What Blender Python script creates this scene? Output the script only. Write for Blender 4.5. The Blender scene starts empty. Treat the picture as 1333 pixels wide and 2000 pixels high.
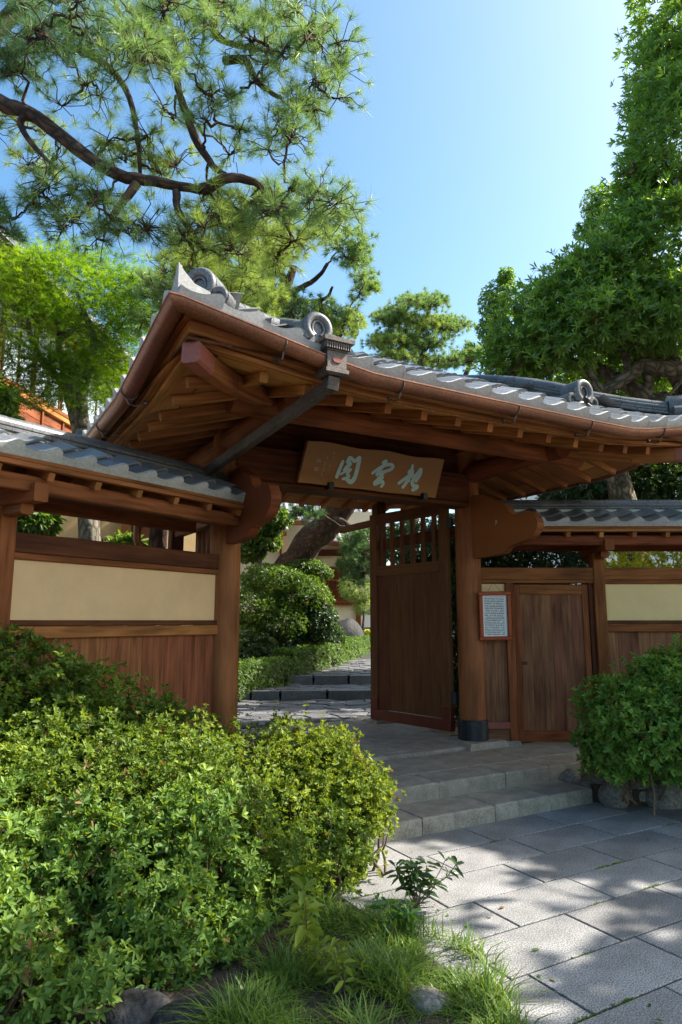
import bpy, math, random
import numpy as np
from mathutils import Vector, Matrix
random.seed(7); rng = np.random.default_rng(11)
sc = bpy.context.scene
col = sc.collection
V = lambda *a: np.array(a, float)

# ------------------------------------------------------------------ camera
# Gate-aligned world: X runs along the gate front, Y through the gate, Z up.
PIT, CH, FPX = math.radians(9.05), 1.6, 1333.0
RT = V(math.cos(math.radians(30)), -0.5, 0)          # camera right, horizontal
FH = V(0.5, math.cos(math.radians(30)), 0)           # camera forward, horizontal
UZ = V(0, 0, 1)
FW = FH*math.cos(PIT) + UZ*math.sin(PIT)
UPV = -FH*math.sin(PIT) + UZ*math.cos(PIT)
CAM = V(0, 0, CH)
cd = bpy.data.cameras.new('camera'); cam = bpy.data.objects.new('camera', cd); col.objects.link(cam)
cd.sensor_fit = 'VERTICAL'; cd.sensor_height = 36; cd.sensor_width = 24; cd.lens = FPX/2000*36
cd.clip_start = .05; cd.clip_end = 2000
cam.matrix_world = Matrix(((RT[0], UPV[0], -FW[0], 0), (RT[1], UPV[1], -FW[1], 0), (RT[2], UPV[2], -FW[2], CH), (0, 0, 0, 1)))
sc.camera = cam
def ray(x, y): return FW + RT*(x-666.5)/FPX - UPV*(y-1000)/FPX
def Wd(x, y, d): return CAM + ray(x, y)*d                       # a point in that direction d metres deep
def Wz(x, y, z):
    r = ray(x, y); return CAM + r*((z-CH)/r[2])
def Wp(x, y, p, n):
    r = ray(x, y); return CAM + r*(np.dot(np.asarray(p)-CAM, n)/np.dot(r, n))
def azd(a):
    a = math.radians(a); return FH*math.cos(a) + RT*math.sin(a)

# ------------------------------------------------------------------ light
SUN_AZ, SUN_EL = 80.0, 44.0
w = bpy.data.worlds.new('World'); sc.world = w; w.use_nodes = True
nt = w.node_tree; bg = nt.nodes['Background']
sky = nt.nodes.new('ShaderNodeTexSky'); sky.sky_type = 'NISHITA'; sky.sun_disc = False
hd = azd(SUN_AZ)
sky.sun_elevation = math.radians(SUN_EL); sky.sun_rotation = math.atan2(hd[0], hd[1])
sky.air_density = 1.0; sky.dust_density = 2.3; sky.ozone_density = .5
wb = nt.nodes.new('ShaderNodeMix'); wb.data_type = 'RGBA'; wb.blend_type = 'MULTIPLY'; wb.inputs[0].default_value = 1; wb.inputs[7].default_value = (.95, 1.0, .90, 1)   # camera white balance of the sky
sat = nt.nodes.new('ShaderNodeHueSaturation'); sat.inputs['Saturation'].default_value = 1.3; nt.links.new(sky.outputs[0], sat.inputs['Color']); nt.links.new(sat.outputs[0], wb.inputs[6]); nt.links.new(wb.outputs[2], bg.inputs[0]); bg.inputs[1].default_value = .13
sl = bpy.data.lights.new('sun', 'SUN'); so = bpy.data.objects.new('sun', sl); col.objects.link(so)
sl.energy = 4.8; sl.angle = math.radians(.53); sl.color = (1, .93, .82)
sdir = hd*math.cos(math.radians(SUN_EL)) + UZ*math.sin(math.radians(SUN_EL))
so.rotation_euler = Vector(sdir).to_track_quat('Z', 'Y').to_euler(); so.location = sdir*30
sc.view_settings.view_transform = 'Standard'; sc.view_settings.look = 'None'
sc.view_settings.gamma = 1; sc.view_settings.exposure = 1.5

# ------------------------------------------------------------------ mesh helpers
class MB:
    def __init__(s): s.v = []; s.f = []; s.uv = []
    def add(s, vs, fs, uvs=None):
        b = len(s.v); s.v += [tuple(map(float, p)) for p in vs]
        for i, f in enumerate(fs):
            s.f.append([b+k for k in f])
            if uvs: s.uv += [tuple(map(float, t)) for t in uvs[i]]
            else:
                P = [np.array(vs[k], float) for k in f]; n = np.cross(P[1]-P[0], P[2]-P[0]); a = int(np.argmax(abs(n)))
                ax = [(1, 2), (0, 2), (0, 1)][a]
                s.uv += [(p[ax[0]], p[ax[1]]) for p in P]
        return s
    def prism(s, r0, r1, closed=True):
        """two rings of equal length joined; uv u along, v around"""
        n = len(r0); r0 = [np.array(p, float) for p in r0]; r1 = [np.array(p, float) for p in r1]
        L = np.linalg.norm(r1[0]-r0[0]); o = random.random()*50; o2 = random.random()*50
        per = [0]
        for i in range(n): per.append(per[-1]+np.linalg.norm(r0[(i+1) % n]-r0[i]))
        fs = [[i, (i+1) % n, n+(i+1) % n, n+i] for i in range(n)]
        uv = [[(o, o2+per[i]), (o, o2+per[i+1]), (o+L, o2+per[i+1]), (o+L, o2+per[i])] for i in range(n)]
        fs.append(list(range(n))[::-1]); uv.append([(o+.01*k, o2+.9) for k in range(n)])
        fs.append(list(range(n, 2*n))); uv.append([(o+.01*k, o2+.9) for k in range(n)])
        return s.add(r0+r1, fs, uv)
    def beam(s, p, q, w, h, up=UZ, ch=.006):
        p = np.array(p, float); q = np.array(q, float); d = q-p; d /= np.linalg.norm(d)
        sd = np.cross(d, up); sd /= np.linalg.norm(sd); u = np.cross(sd, d)
        c = min(ch, w*.3, h*.3); a, b = w/2, h/2
        o = [(-a+c, -b), (a-c, -b), (a, -b+c), (a, b-c), (a-c, b), (-a+c, b), (-a, b-c), (-a, -b+c)]
        return s.prism([p+sd*x+u*y for x, y in o], [q+sd*x+u*y for x, y in o])
    def box(s, lo, hi, ch=.005):
        lo = np.array(lo, float); hi = np.array(hi, float); m = (lo+hi)/2; e = hi-lo; k = int(np.argmax(e))
        p = m.copy(); q = m.copy(); p[k] = lo[k]; q[k] = hi[k]
        if k == 2: return s.beam(p, q, e[1], e[0], up=V(1, 0, 0), ch=ch)
        return s.beam(p, q, e[1-k], e[2], ch=ch)
    def tube(s, path, rad, n=12, cap=True, wob=0, seed=0):
        path = [np.array(p, float) for p in path]; m = len(path)
        if np.isscalar(rad): rad = [rad]*m
        rr = random.Random(seed); vs = []; fs = []; uv = []; o = random.random()*40; L = 0
        t0 = path[1]-path[0]; t0 = t0/np.linalg.norm(t0)
        ref = V(0, 0, 1) if abs(t0[2]) < .9 else V(1, 0, 0)
        a = np.cross(t0, ref); a /= np.linalg.norm(a); Ls = []
        for i in range(m):
            t = path[min(i+1, m-1)]-path[max(i-1, 0)]; t = t/(np.linalg.norm(t)+1e-9)
            a = a-t*np.dot(a, t); a /= np.linalg.norm(a)+1e-9; b = np.cross(t, a)
            if i: L += np.linalg.norm(path[i]-path[i-1])
            Ls.append(L)
            for k in range(n):
                an = 2*math.pi*k/n; r = rad[i]*(1+wob*(rr.random()-.5)*2)
                vs.append(path[i]+(a*math.cos(an)+b*math.sin(an))*r)
        for i in range(m-1):
            for k in range(n):
                k2 = (k+1) % n
                fs.append([i*n+k, i*n+k2, (i+1)*n+k2, (i+1)*n+k])
                c = 2*math.pi*rad[i]/n
                uv.append([(o+Ls[i], o+k*c), (o+Ls[i], o+(k+1)*c), (o+Ls[i+1], o+(k+1)*c), (o+Ls[i+1], o+k*c)])
        if cap:
            fs.append([k for k in range(n)][::-1]); uv.append([(o+.01*k, o+.5) for k in range(n)])
            fs.append([(m-1)*n+k for k in range(n)]); uv.append([(o+.01*k, o+.5) for k in range(n)])
        return s.add(vs, fs, uv)
    def plate(s, pts, th):
        """closed polygon (3d, planar) extruded by vector th"""
        pts = [np.array(p, float) for p in pts]; return s.prism(pts, [p+np.array(th, float) for p in pts])
    def sweep(s, path, prof, side, up=UZ, closed=True):
        """profile [(a,b)] placed on path with per-point side vectors"""
        n = len(prof); vs = []; fs = []; uv = []; L = 0; o = random.random()*30; Ls = []
        for i, p in enumerate(path):
            if i: L += np.linalg.norm(np.array(path[i])-np.array(path[i-1]))
            Ls.append(L)
            for a, b in prof: vs.append(np.array(p)+side[i]*a+up*b)
        per = [0]
        for k in range(n):
            a, b = prof[k], prof[(k+1) % n]; per.append(per[-1]+math.hypot(a[0]-b[0], a[1]-b[1]))
        for i in range(len(path)-1):
            for k in range(n if closed else n-1):
                k2 = (k+1) % n
                fs.append([i*n+k, i*n+k2, (i+1)*n+k2, (i+1)*n+k])
                uv.append([(o+Ls[i], o+per[k]), (o+Ls[i], o+per[k+1]), (o+Ls[i+1], o+per[k+1]), (o+Ls[i+1], o+per[k])])
        if closed:
            fs.append(list(range(n))[::-1]); uv.append([(o, o)]*n)
            e = (len(path)-1)*n; fs.append([e+k for k in range(n)]); uv.append([(o, o)]*n)
        return s.add(vs, fs, uv)
    def mesh(s, name):
        me = bpy.data.meshes.new(name); me.from_pydata(s.v, [], s.f)
        ul = me.uv_layers.new(name='UVMap'); ul.data.foreach_set('uv', np.array(s.uv, float).ravel()); me.update()
        import bmesh
        bm = bmesh.new(); bm.from_mesh(me); bmesh.ops.recalc_face_normals(bm, faces=bm.faces); bm.to_mesh(me); bm.free()
        return me
    def build(s, name, mat, parent=None, smooth=False, **k):
        return link(name, s.mesh(name), mat, parent, smooth, **k)
def wloc(o):
    p = V(0, 0, 0)
    while o is not None: p += np.array(o.location); o = o.parent
    return p
def link(name, me, mat, parent=None, smooth=False, loc=None, rot=None, **k):
    if mat is not None and not me.materials: me.materials.append(mat)
    if smooth:
        me.polygons.foreach_set('use_smooth', [True]*len(me.polygons))
        if smooth != 2:
            try: me.set_sharp_from_angle(angle=math.radians(38))
            except Exception: pass
    o = bpy.data.objects.new(name, me); col.objects.link(o)
    if parent is not None: o.parent = parent
    o.location = Vector((V(0, 0, 0) if loc is None else np.array(loc, float)) - (wloc(parent) if parent else 0))
    if rot is not None: o.rotation_euler = rot
    for a, b in k.items(): o[a] = b
    return o
def tag(o, label, cat, group=None):
    o['label'] = label; o['category'] = cat
    if group: o['group'] = group
    return o
def thing(name, loc, label, cat, group=None):
    o = bpy.data.objects.new(name, None); col.objects.link(o); o.location = Vector(loc); o.empty_display_size = .1
    return tag(o, label, cat, group)
def arr_mesh(name, v, f, uv=None):
    """fast mesh from numpy: v (n,3), f (m,k) all same k, uv (m*k,2)"""
    me = bpy.data.meshes.new(name); m, k = f.shape
    me.vertices.add(len(v)); me.vertices.foreach_set('co', np.ascontiguousarray(v, np.float32).ravel())
    me.loops.add(m*k); me.loops.foreach_set('vertex_index', np.ascontiguousarray(f, np.int32).ravel())
    me.polygons.add(m); me.polygons.foreach_set('loop_start', np.arange(m, dtype=np.int32)*k)
    try: me.polygons.foreach_set('loop_total', np.full(m, k, np.int32))
    except Exception: pass
    if uv is not None:
        ul = me.uv_layers.new(name='UVMap'); ul.data.foreach_set('uv', np.ascontiguousarray(uv, np.float32).ravel())
    me.update(calc_edges=True); me.validate(); return me

# ------------------------------------------------------------------ materials
def newmat(name):
    m = bpy.data.materials.new(name); m.use_nodes = True; t = m.node_tree
    return m, t, t.nodes['Principled BSDF'], t.nodes, lambda a, b: t.links.new(a, b)
def ramp(N, stops):
    r = N.new('ShaderNodeValToRGB'); e = r.color_ramp.elements
    while len(e) < len(stops): e.new(.5)
    for k, (p, c) in enumerate(stops): e[k].position = p; e[k].color = (*c, 1)
    return r
def mult(c, k): return tuple(min(1, x*k) for x in c)
def hsvvar(N, L, src, amt_v=.25, amt_h=.02, salt=None):
    h = N.new('ShaderNodeHueSaturation'); oi = N.new('ShaderNodeObjectInfo')
    mr = N.new('ShaderNodeMapRange'); mr.inputs[3].default_value = 1-amt_v; mr.inputs[4].default_value = 1+amt_v
    L(oi.outputs['Random'], mr.inputs[0]); L(mr.outputs[0], h.inputs['Value'])
    mh = N.new('ShaderNodeMapRange'); mh.inputs[3].default_value = .5-amt_h; mh.inputs[4].default_value = .5+amt_h
    L(oi.outputs['Random'], mh.inputs[0]); L(mh.outputs[0], h.inputs['Hue'])
    L(src, h.inputs['Color']); return h.outputs[0]
def wood(name, c, rough=.55, var=.16, grain=1.15, stain=.48):
    m, t, b, N, L = newmat(name)
    uv = N.new('ShaderNodeUVMap'); mp = N.new('ShaderNodeMapping'); mp.inputs['Scale'].default_value = (1.3, 20, 1)
    L(uv.outputs[0], mp.inputs[0])
    n1 = N.new('ShaderNodeTexNoise'); n1.inputs['Scale'].default_value = 1.7; n1.inputs['Detail'].default_value = 6; n1.inputs['Distortion'].default_value = .7
    L(mp.outputs[0], n1.inputs['Vector'])
    r = ramp(N, [(.25, mult(c, 1-.42*grain)), (.5, c), (.72, mult(c, 1+.3*grain))]); L(n1.outputs[0], r.inputs[0])
    mp2 = N.new('ShaderNodeMapping'); mp2.inputs['Scale'].default_value = (1.1, 3.2, 1); L(uv.outputs[0], mp2.inputs[0])
    n2 = N.new('ShaderNodeTexNoise'); n2.inputs['Scale'].default_value = 1.3; n2.inputs['Detail'].default_value = 4; L(mp2.outputs[0], n2.inputs['Vector'])
    r2 = ramp(N, [(.32, (1-stain,)*3), (.62, (1, 1, 1))]); L(n2.outputs[0], r2.inputs[0])
    mx = N.new('ShaderNodeMix'); mx.data_type = 'RGBA'; mx.blend_type = 'MULTIPLY'; mx.inputs[0].default_value = 1
    L(r.outputs[0], mx.inputs[6]); L(r2.outputs[0], mx.inputs[7])
    L(hsvvar(N, L, mx.outputs[2], var, .008), b.inputs['Base Color'])
    b.inputs['Roughness'].default_value = rough+.08; b.inputs['Specular IOR Level'].default_value = .08
    bp = N.new('ShaderNodeBump'); bp.inputs['Strength'].default_value = .25; bp.inputs['Distance'].default_value = .004
    L(n1.outputs[0], bp.inputs['Height']); L(bp.outputs[0], b.inputs['Normal']); return m
def speck(name, c1, c2, scale=60, rough=.8, big=None, bump=.3, var=.12, dirt=.4, objco=True, fine=260, metal=0, dist=.004):
    """mineral / metal surface: fine speckle + large blotches"""
    m, t, b, N, L = newmat(name)
    tc = N.new('ShaderNodeTexCoord'); src = tc.outputs['Object']
    n1 = N.new('ShaderNodeTexNoise'); n1.inputs['Scale'].default_value = fine; n1.inputs['Detail'].default_value = 3; L(src, n1.inputs[0])
    n2 = N.new('ShaderNodeTexNoise'); n2.inputs['Scale'].default_value = scale/20; n2.inputs['Detail'].default_value = 7; n2.inputs['Roughness'].default_value = .65; L(src, n2.inputs[0])
    r = ramp(N, [(.38, c1), (.62, c2)]); L(n1.outputs[0], r.inputs[0])
    r2 = ramp(N, [(.3, (1-dirt,)*3), (.65, (1, 1, 1))]); L(n2.outputs[0], r2.inputs[0])
    mx = N.new('ShaderNodeMix'); mx.data_type = 'RGBA'; mx.blend_type = 'MULTIPLY'; mx.inputs[0].default_value = 1
    L(r.outputs[0], mx.inputs[6]); L(r2.outputs[0], mx.inputs[7])
    L(hsvvar(N, L, mx.outputs[2], var, .01), b.inputs['Base Color'])
    rr = N.new('ShaderNodeMapRange'); rr.inputs[3].default_value = max(.05, rough-.12); rr.inputs[4].default_value = min(1, rough+.12)
    L(n2.outputs[0], rr.inputs[0]); L(rr.outputs[0], b.inputs['Roughness'])
    b.inputs['Metallic'].default_value = metal
    ad = N.new('ShaderNodeMath'); ad.operation = 'ADD'; L(n1.outputs[0], ad.inputs[0]); L(n2.outputs[0], ad.inputs[1])
    bp = N.new('ShaderNodeBump'); bp.inputs['Strength'].default_value = bump; bp.inputs['Distance'].default_value = dist
    L(ad.outputs[0], bp.inputs['Height']); L(bp.outputs[0], b.inputs['Normal']); return m
def leafmat(name, c1, c2, trans=.4, rough=.45, spec=.4, tcol=None):
    """two-sided leaf: reflects c1..c2 by leaf, lets yellowish light through"""
    m, t, b, N, L = newmat(name)
    uv = N.new('ShaderNodeUVMap'); sx = N.new('ShaderNodeSeparateXYZ'); L(uv.outputs[0], sx.inputs[0])
    r = ramp(N, [(0, (.17, .10, .035)), (.025, c1), (.7, tuple((np.array(c1)+np.array(c2))/2)), (1, c2)]); L(sx.outputs[0], r.inputs[0])
    L(r.outputs[0], b.inputs['Base Color']); b.inputs['Roughness'].default_value = rough; b.inputs['Specular IOR Level'].default_value = spec
    tr = N.new('ShaderNodeBsdfTranslucent')
    g = N.new('ShaderNodeMix'); g.data_type = 'RGBA'; g.blend_type = 'MULTIPLY'; g.inputs[0].default_value = 1
    L(r.outputs[0], g.inputs[6]); g.inputs[7].default_value = (*(tcol or (2.6, 2.3, .7)), 1)
    L(g.outputs[2], tr.inputs[0])
    ms = N.new('ShaderNodeMixShader'); ms.inputs[0].default_value = trans
    L(b.outputs[0], ms.inputs[1]); L(tr.outputs[0], ms.inputs[2]); L(ms.outputs[0], N['Material Output'].inputs[0]); return m
def bark(name, c1, c2, scale=9, stretch=.35):
    m, t, b, N, L = newmat(name)
    uv = N.new('ShaderNodeUVMap'); mp = N.new('ShaderNodeMapping'); mp.inputs['Scale'].default_value = (stretch, 1, 1); L(uv.outputs[0], mp.inputs[0])
    v = N.new('ShaderNodeTexVoronoi'); v.feature = 'DISTANCE_TO_EDGE'; v.inputs['Scale'].default_value = scale*2
    n = N.new('ShaderNodeTexNoise'); n.inputs['Scale'].default_value = scale; n.inputs['Detail'].default_value = 6; L(mp.outputs[0], n.inputs[0])
    mv = N.new('ShaderNodeMix'); mv.data_type = 'RGBA'; mv.inputs[0].default_value = .12; L(mp.outputs[0], mv.inputs[6]); L(n.outputs[1], mv.inputs[7]); L(mv.outputs[2], v.inputs[0])
    r = ramp(N, [(0, mult(c1, .35)), (.12, c1), (.5, c2)]); L(v.outputs[0], r.inputs[0])
    r2 = ramp(N, [(.3, (.5, .5, .5)), (.7, (1.15, 1.15, 1.1))]); L(n.outputs[0], r2.inputs[0])
    mx = N.new('ShaderNodeMix'); mx.data_type = 'RGBA'; mx.blend_type = 'MULTIPLY'; mx.inputs[0].default_value = 1
    L(r.outputs[0], mx.inputs[6]); L(r2.outputs[0], mx.inputs[7]); L(mx.outputs[2], b.inputs['Base Color']); b.inputs['Roughness'].default_value = .9
    bp = N.new('ShaderNodeBump'); bp.inputs['Strength'].default_value = .9; bp.inputs['Distance'].default_value = .02
    L(v.outputs[0], bp.inputs['Height']); L(bp.outputs[0], b.inputs['Normal']); return m
def plain(name, c, rough=.5, metal=0, spec=.5, bump=0, scale=40, dirt=0):
    m, t, b, N, L = newmat(name); b.inputs['Roughness'].default_value = rough; b.inputs['Metallic'].default_value = metal
    b.inputs['Specular IOR Level'].default_value = spec
    tc = N.new('ShaderNodeTexCoord'); n = N.new('ShaderNodeTexNoise'); n.inputs['Scale'].default_value = scale; n.inputs['Detail'].default_value = 5
    L(tc.outputs['Object'], n.inputs[0]); r = ramp(N, [(.3, mult(c, 1-.12-dirt)), (.7, c)]); L(n.outputs[0], r.inputs[0]); L(r.outputs[0], b.inputs['Base Color'])
    if bump:
        bp = N.new('ShaderNodeBump'); bp.inputs['Strength'].default_value = bump; bp.inputs['Distance'].default_value = .003
        L(n.outputs[0], bp.inputs['Height']); L(bp.outputs[0], b.inputs['Normal'])
    return m
M = dict(
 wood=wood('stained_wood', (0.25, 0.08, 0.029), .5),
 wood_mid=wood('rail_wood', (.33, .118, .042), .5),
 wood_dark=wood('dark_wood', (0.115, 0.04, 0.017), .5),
 wood_door=wood('door_wood', (0.14, 0.056, 0.027), .5, .06, .8, .2),
 wood_light=wood('rafter_wood', (0.39, 0.155, 0.052), .5),
 soffit=wood('soffit_wood', (0.44, 0.19, 0.068), .55, .18, 1.3, .2),
 pillar=wood('pillar_wood', (0.31, 0.11, 0.044), .42, .02, .55, .5),
 plank_r=wood('weathered_plank_wood', (0.245, 0.104, 0.053), .5, .09),
 plank=wood('plank_wood', (0.275, 0.098, 0.042), .5, .09),
 board=wood('name_board_wood', (0.34, 0.165, 0.075), .55, .02, 1.1, .35),
 red=plain('oxide_red_paint', (.31, .085, .055), .55, bump=.3, dirt=.15),
 kick=plain('red_brown_copper_sheet', (.135, .026, .014), .4, .35, dirt=.2, scale=9),
 copper=speck('weathered_copper', (.21, .066, .036), (.30, .100, .056), 50, .42, bump=.12, dirt=.45, metal=.35, fine=60),
 bronze=speck('verdigris_copper', (.11, .085, .075), (.17, .14, .125), 90, .5, bump=.2, dirt=.5, metal=.5, fine=50),
 plaster=speck('ochre_plaster', (.76, .51, .245), (.82, .57, .29), 26, .9, bump=.25, dirt=.2, var=.02, fine=320),
 white=speck('white_plaster', (.72, .71, .67), (.78, .77, .73), 30, .9, bump=.1, dirt=.12, var=.02),
 tile=speck('roof_tile_grey', (.15, .157, .17), (.22, .228, .24), 70, .4, bump=.15, dirt=.35, var=.28, fine=70),
 tile_face=speck('eave_tile_face', (.40, .39, .375), (.50, .49, .47), 90, .6, bump=.12, dirt=.38, var=.08, fine=60),
 oni=speck('ridge_tile_grey', (.085, .088, .095), (.15, .155, .165), 60, .42, bump=.15, dirt=.4, var=.2, fine=60),
 granite=speck('granite_paving', (.10, .10, .102), (.39, .385, .38), 60, .8, bump=.015, dirt=.45, var=.22, fine=140),
 step=speck('step_stone', (.27, .235, .185), (.47, .415, .335), 110, .82, bump=.5, dirt=.5, var=.07, fine=120),
 rock=speck('dark_rock', (.012, .012, .014), (.032, .032, .035), 60, .75, bump=.8, dirt=.6, var=.15, fine=30, dist=.02),
 cobble=speck('edging_rock', (.14, .13, .118), (.27, .25, .22), 60, .8, bump=.7, dirt=.5, var=.2, fine=40, dist=.012),
 flag=speck('flagstone', (.11, .11, .12), (.21, .205, .215), 50, .62, bump=.5, dirt=.45, var=.25, fine=60),
 mortar=plain('dark_joint', (.030, .029, .025), .95, bump=.5, scale=80),
 soil=speck('soil', (.038, .026, .018), (.075, .052, .036), 60, .95, bump=1.0, dirt=.5, fine=60, dist=.02),
 iron=speck('black_sleeve_metal', (.03, .034, .04), (.05, .054, .062), 60, .42, bump=.15, dirt=.35, metal=.6, fine=40),
 steel=plain('hook_metal', (.16, .13, .115), .45, .8),
 pale=plain('letter_paint', (.46, .66, .65), .6),
 ink=plain('faded_inscription', (.42, .33, .25), .7),
 frame=plain('varnished_frame', (.40, .070, .018), .25, dirt=.2, scale=14),
)

# ================================================================== SETTING: ground, paving, steps
gm = MB(); gm.add([(-150, -150, -.03), (150, -150, -.03), (150, 250, -.03), (-150, 250, -.03)], [[0, 1, 2, 3]])
gm.build('ground', M['soil'], kind='structure')
PL, PR, YP, XC = V(2.24, 6.04, 0), V(5.17, 6.04, 0), 6.04, 3.705
def slabmesh(w, d, h, ch=.006, jag=.0015):
    mb = MB(); lo = [(-w/2, -d/2), (w/2, -d/2), (w/2, d/2), (-w/2, d/2)]
    r0 = [(x, y, -h) for x, y in lo]; r1 = [(x+random.uniform(-jag, jag), y+random.uniform(-jag, jag), -ch) for x, y in lo]
    r2 = [(x*(1-2*ch/w), y*(1-2*ch/d), 0) for x, y in lo]
    vs = r0+r1+r2; fs = [[i, (i+1) % 4, 4+(i+1) % 4, 4+i] for i in range(4)]+[[4+i, 4+(i+1) % 4, 8+(i+1) % 4, 8+i] for i in range(4)]+[[8, 9, 10, 11]]
    return mb.add(vs, fs)
pv = MB(); pv.add([(2.1, -6, -.006), (16, -6, -.006), (16, 4.46, -.006), (2.1, 4.46, -.006)], [[0, 1, 2, 3]])
paving = pv.build('paving', M['mortar'], kind='structure')
sms = [slabmesh(.742, .364, .05, .003).mesh('paving_slab') for _ in range(4)]
rows = [(4.43-.378*(k+.5)) for k in range(18)]
offs = [3.65, 3.02, 3.36, 2.78, 3.11, 2.45, 2.9, 3.3]
for k, y in enumerate(rows):
    x0 = offs[k % 8]+(.0 if k < 8 else random.random()*.7)
    n0 = -int((x0-2.15)/.755)-1
    for i in range(n0, 9):
        xa = x0+.755*i; xb = xa+.755
        if xb < 2.2 or xa > 9: continue
        if xa < 2.13:
            o = slabmesh(xb-2.13-.012, .364, .05, .003).build('paving_slab', M['granite'], paving)
            o.location = ((2.13+xb)/2, y, random.uniform(-.001, .002))
        else:
            o = link('paving_slab', random.choice(sms), M['granite'], paving, loc=((xa+xb)/2, y, random.uniform(-.001, .002)))
        o.rotation_euler = (random.uniform(-.002, .002), random.uniform(-.002, .002), random.uniform(-.004, .004))
def blocks(root, name, x0, x1, y0, y1, z0, z1, cuts, mat, ch=.012):
    xs = [x0]+list(cuts)+[x1]
    for a, b in zip(xs[:-1], xs[1:]):
        o = slabmesh(b-a-.006, y1-y0, z1-z0, ch, .003).build(name, mat, root); o.location = ((a+b)/2, (y0+y1)/2, z1+random.uniform(-.002, .002))
stp = MB(); stp.add([(1.2, 4.6, .05), (5.0, 4.6, .05), (5.0, 5, .05), (1.2, 5, .05)], [[0, 1, 2, 3]])
steps = stp.build('steps', M['mortar'], kind='structure')
blocks(steps, 'step_block', 1.2, 5.15, 4.43, 4.84, -.05, .122, [1.9, 2.6, 3.27, 4.0, 4.62], M['step'])
blocks(steps, 'step_block', 1.2, 5.62, 4.835, 5.20, .03, .247, [1.75, 2.5, 3.13, 3.75, 4.5, 5.05], M['step'])
pl = MB(); pl.add([(1.2, 5.3, .2), (7, 5.3, .2), (7, 8.4, .2), (1.2, 8.4, .2)], [[0, 1, 2, 3]])
plat = pl.build('gate_floor', M['mortar'], kind='structure')
blocks(plat, 'floor_slab', 1.2, 7.2, 5.205, 5.84, .1, .250, [2.1, 2.9, 3.6, 4.35, 5.15, 6.0], M['step'], .005)
blocks(plat, 'floor_slab', 1.2, 5.2, 5.845, 5.96, .1, .285, [2.5, 3.9], M['step'], .01)
blocks(plat, 'floor_slab', 1.2, 5.2, 5.965, 6.9, .1, .283, [2.35, 3.3, 4.2], M['step'], .004)
blocks(plat, 'floor_slab', 1.2, 6.6, 6.904, 8.15, .1, .284, [2.6, 3.7, 4.75, 5.6], M['step'], .004)

# ================================================================== THE GATE
gate = thing('roofed_gate', (XC, YP, .28), 'timber gate with grey tiled hip roof, round pillars and copper gutter', 'gate')
HA, HB = 2.655, 2.30                      # eave half extents
def lift(x, y):
    u, v = abs(x-XC), abs(y-YP); dx, dy = HA-u, HB-v
    c = lambda t: max(0., min(1., t))
    return .235*max((min(u, HA)/HA)**5*c(1-dy/1.3), (min(v, HB)/HB)**5*c(1-dx/1.3))
def zroof(x, y):
    u, v = abs(x-XC), abs(y-YP); dx, dy = HA-u, HB-v
    d = dy if u < 1.45 else min(dx, dy)
    return 3.27+.60*d-.072*d*d+lift(x, y)
def zraf(d, x, y): return 3.02+.30*d+lift(x, y)      # underside of rafters
for P in (PL, PR):
    m = MB(); m.tube([P+V(0, 0, z) for z in (.45, 1.2, 2.2, 3.1, 3.62)], [.146, .145, .142, .138, .136], 32)
    p = m.build('pillar', M['pillar'], gate, True)
    m = MB(); m.tube([P+V(0, 0, z) for z in (.312, .318, .345, .52, .528)], [.163, .168, .168, .167, .160], 32); m.build('metal_sleeve', M['iron'], p, True)
    m = MB(); b = .30; t = .25
    m.add([P+V(x*b, y*b, .2) for x, y in ((-1, -1), (1, -1), (1, 1), (-1, 1))]+[P+V(x*t, y*t, .315) for x, y in ((-1, -1), (1, -1), (1, 1), (-1, 1))],
          [[0, 1, 5, 4], [1, 2, 6, 5], [2, 3, 7, 6], [3, 0, 4, 7], [4, 5, 6, 7]])
    m.build('base_stone', M['step'], gate)
    for s in (-1, 1):
        m = MB(); m.tube([V(P[0], YP+s*y, 3.275+.012*math.sin(y*2)) for y in (.05, .4, .8, 1.1, 1.46)], [.115, .112, .105, .100, .098], 20)
        m.build('bracket_arm', M['wood'], gate, True)
    # rear support post
    q = V(P[0]-.05 if P is PR else P[0]+.05, 7.82, 0)
    m = MB(); m.beam(q+V(0, 0, .40), q+V(0, 0, 3.3), .15, .15, up=V(0, 1, 0), ch=.012); pp = m.build('rear_post', M['wood_dark'], gate)
    m = MB(); m.beam(q+V(0, 0, .31), q+V(0, 0, .405), .165, .165, up=V(0, 1, 0)); m.build('post_shoe', M['iron'], pp)
    o = slabmesh(.36, .36, .1, .012).build('base_stone', M['step'], gate); o.location = Vector(q+V(0, 0, .312)-np.array(gate.location))
    m = MB(); m.beam(q+V(0, .02, 2.95), q+V(0, 1.05, 2.95), .07, .09); m.build('tie_bar', M['wood_dark'], gate)
    m = MB(); m.beam(V(q[0], YP+.1, 2.62), q+V(0, -.05, 2.62), .08, .14); m.build('tie_beam', M['wood_dark'], gate)
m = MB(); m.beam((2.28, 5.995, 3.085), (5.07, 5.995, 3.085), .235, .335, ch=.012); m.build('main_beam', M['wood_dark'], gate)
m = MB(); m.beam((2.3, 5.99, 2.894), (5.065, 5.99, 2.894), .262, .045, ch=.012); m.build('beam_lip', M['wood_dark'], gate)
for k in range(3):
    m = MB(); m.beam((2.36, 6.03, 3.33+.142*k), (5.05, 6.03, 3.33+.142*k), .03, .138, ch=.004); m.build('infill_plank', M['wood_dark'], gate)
for s in (-1, 1):
    m = MB(); y = YP+s*1.24
    m.tube([V(x, y, 3.262+.006*math.cos((x-XC))) for x in (1.78, 2.3, 3, 3.7, 4.4, 5.1, 5.63)], [.088, .09, .092, .092, .092, .09, .088], 20)
    m.build('purlin', M['wood'], gate, True)
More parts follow.
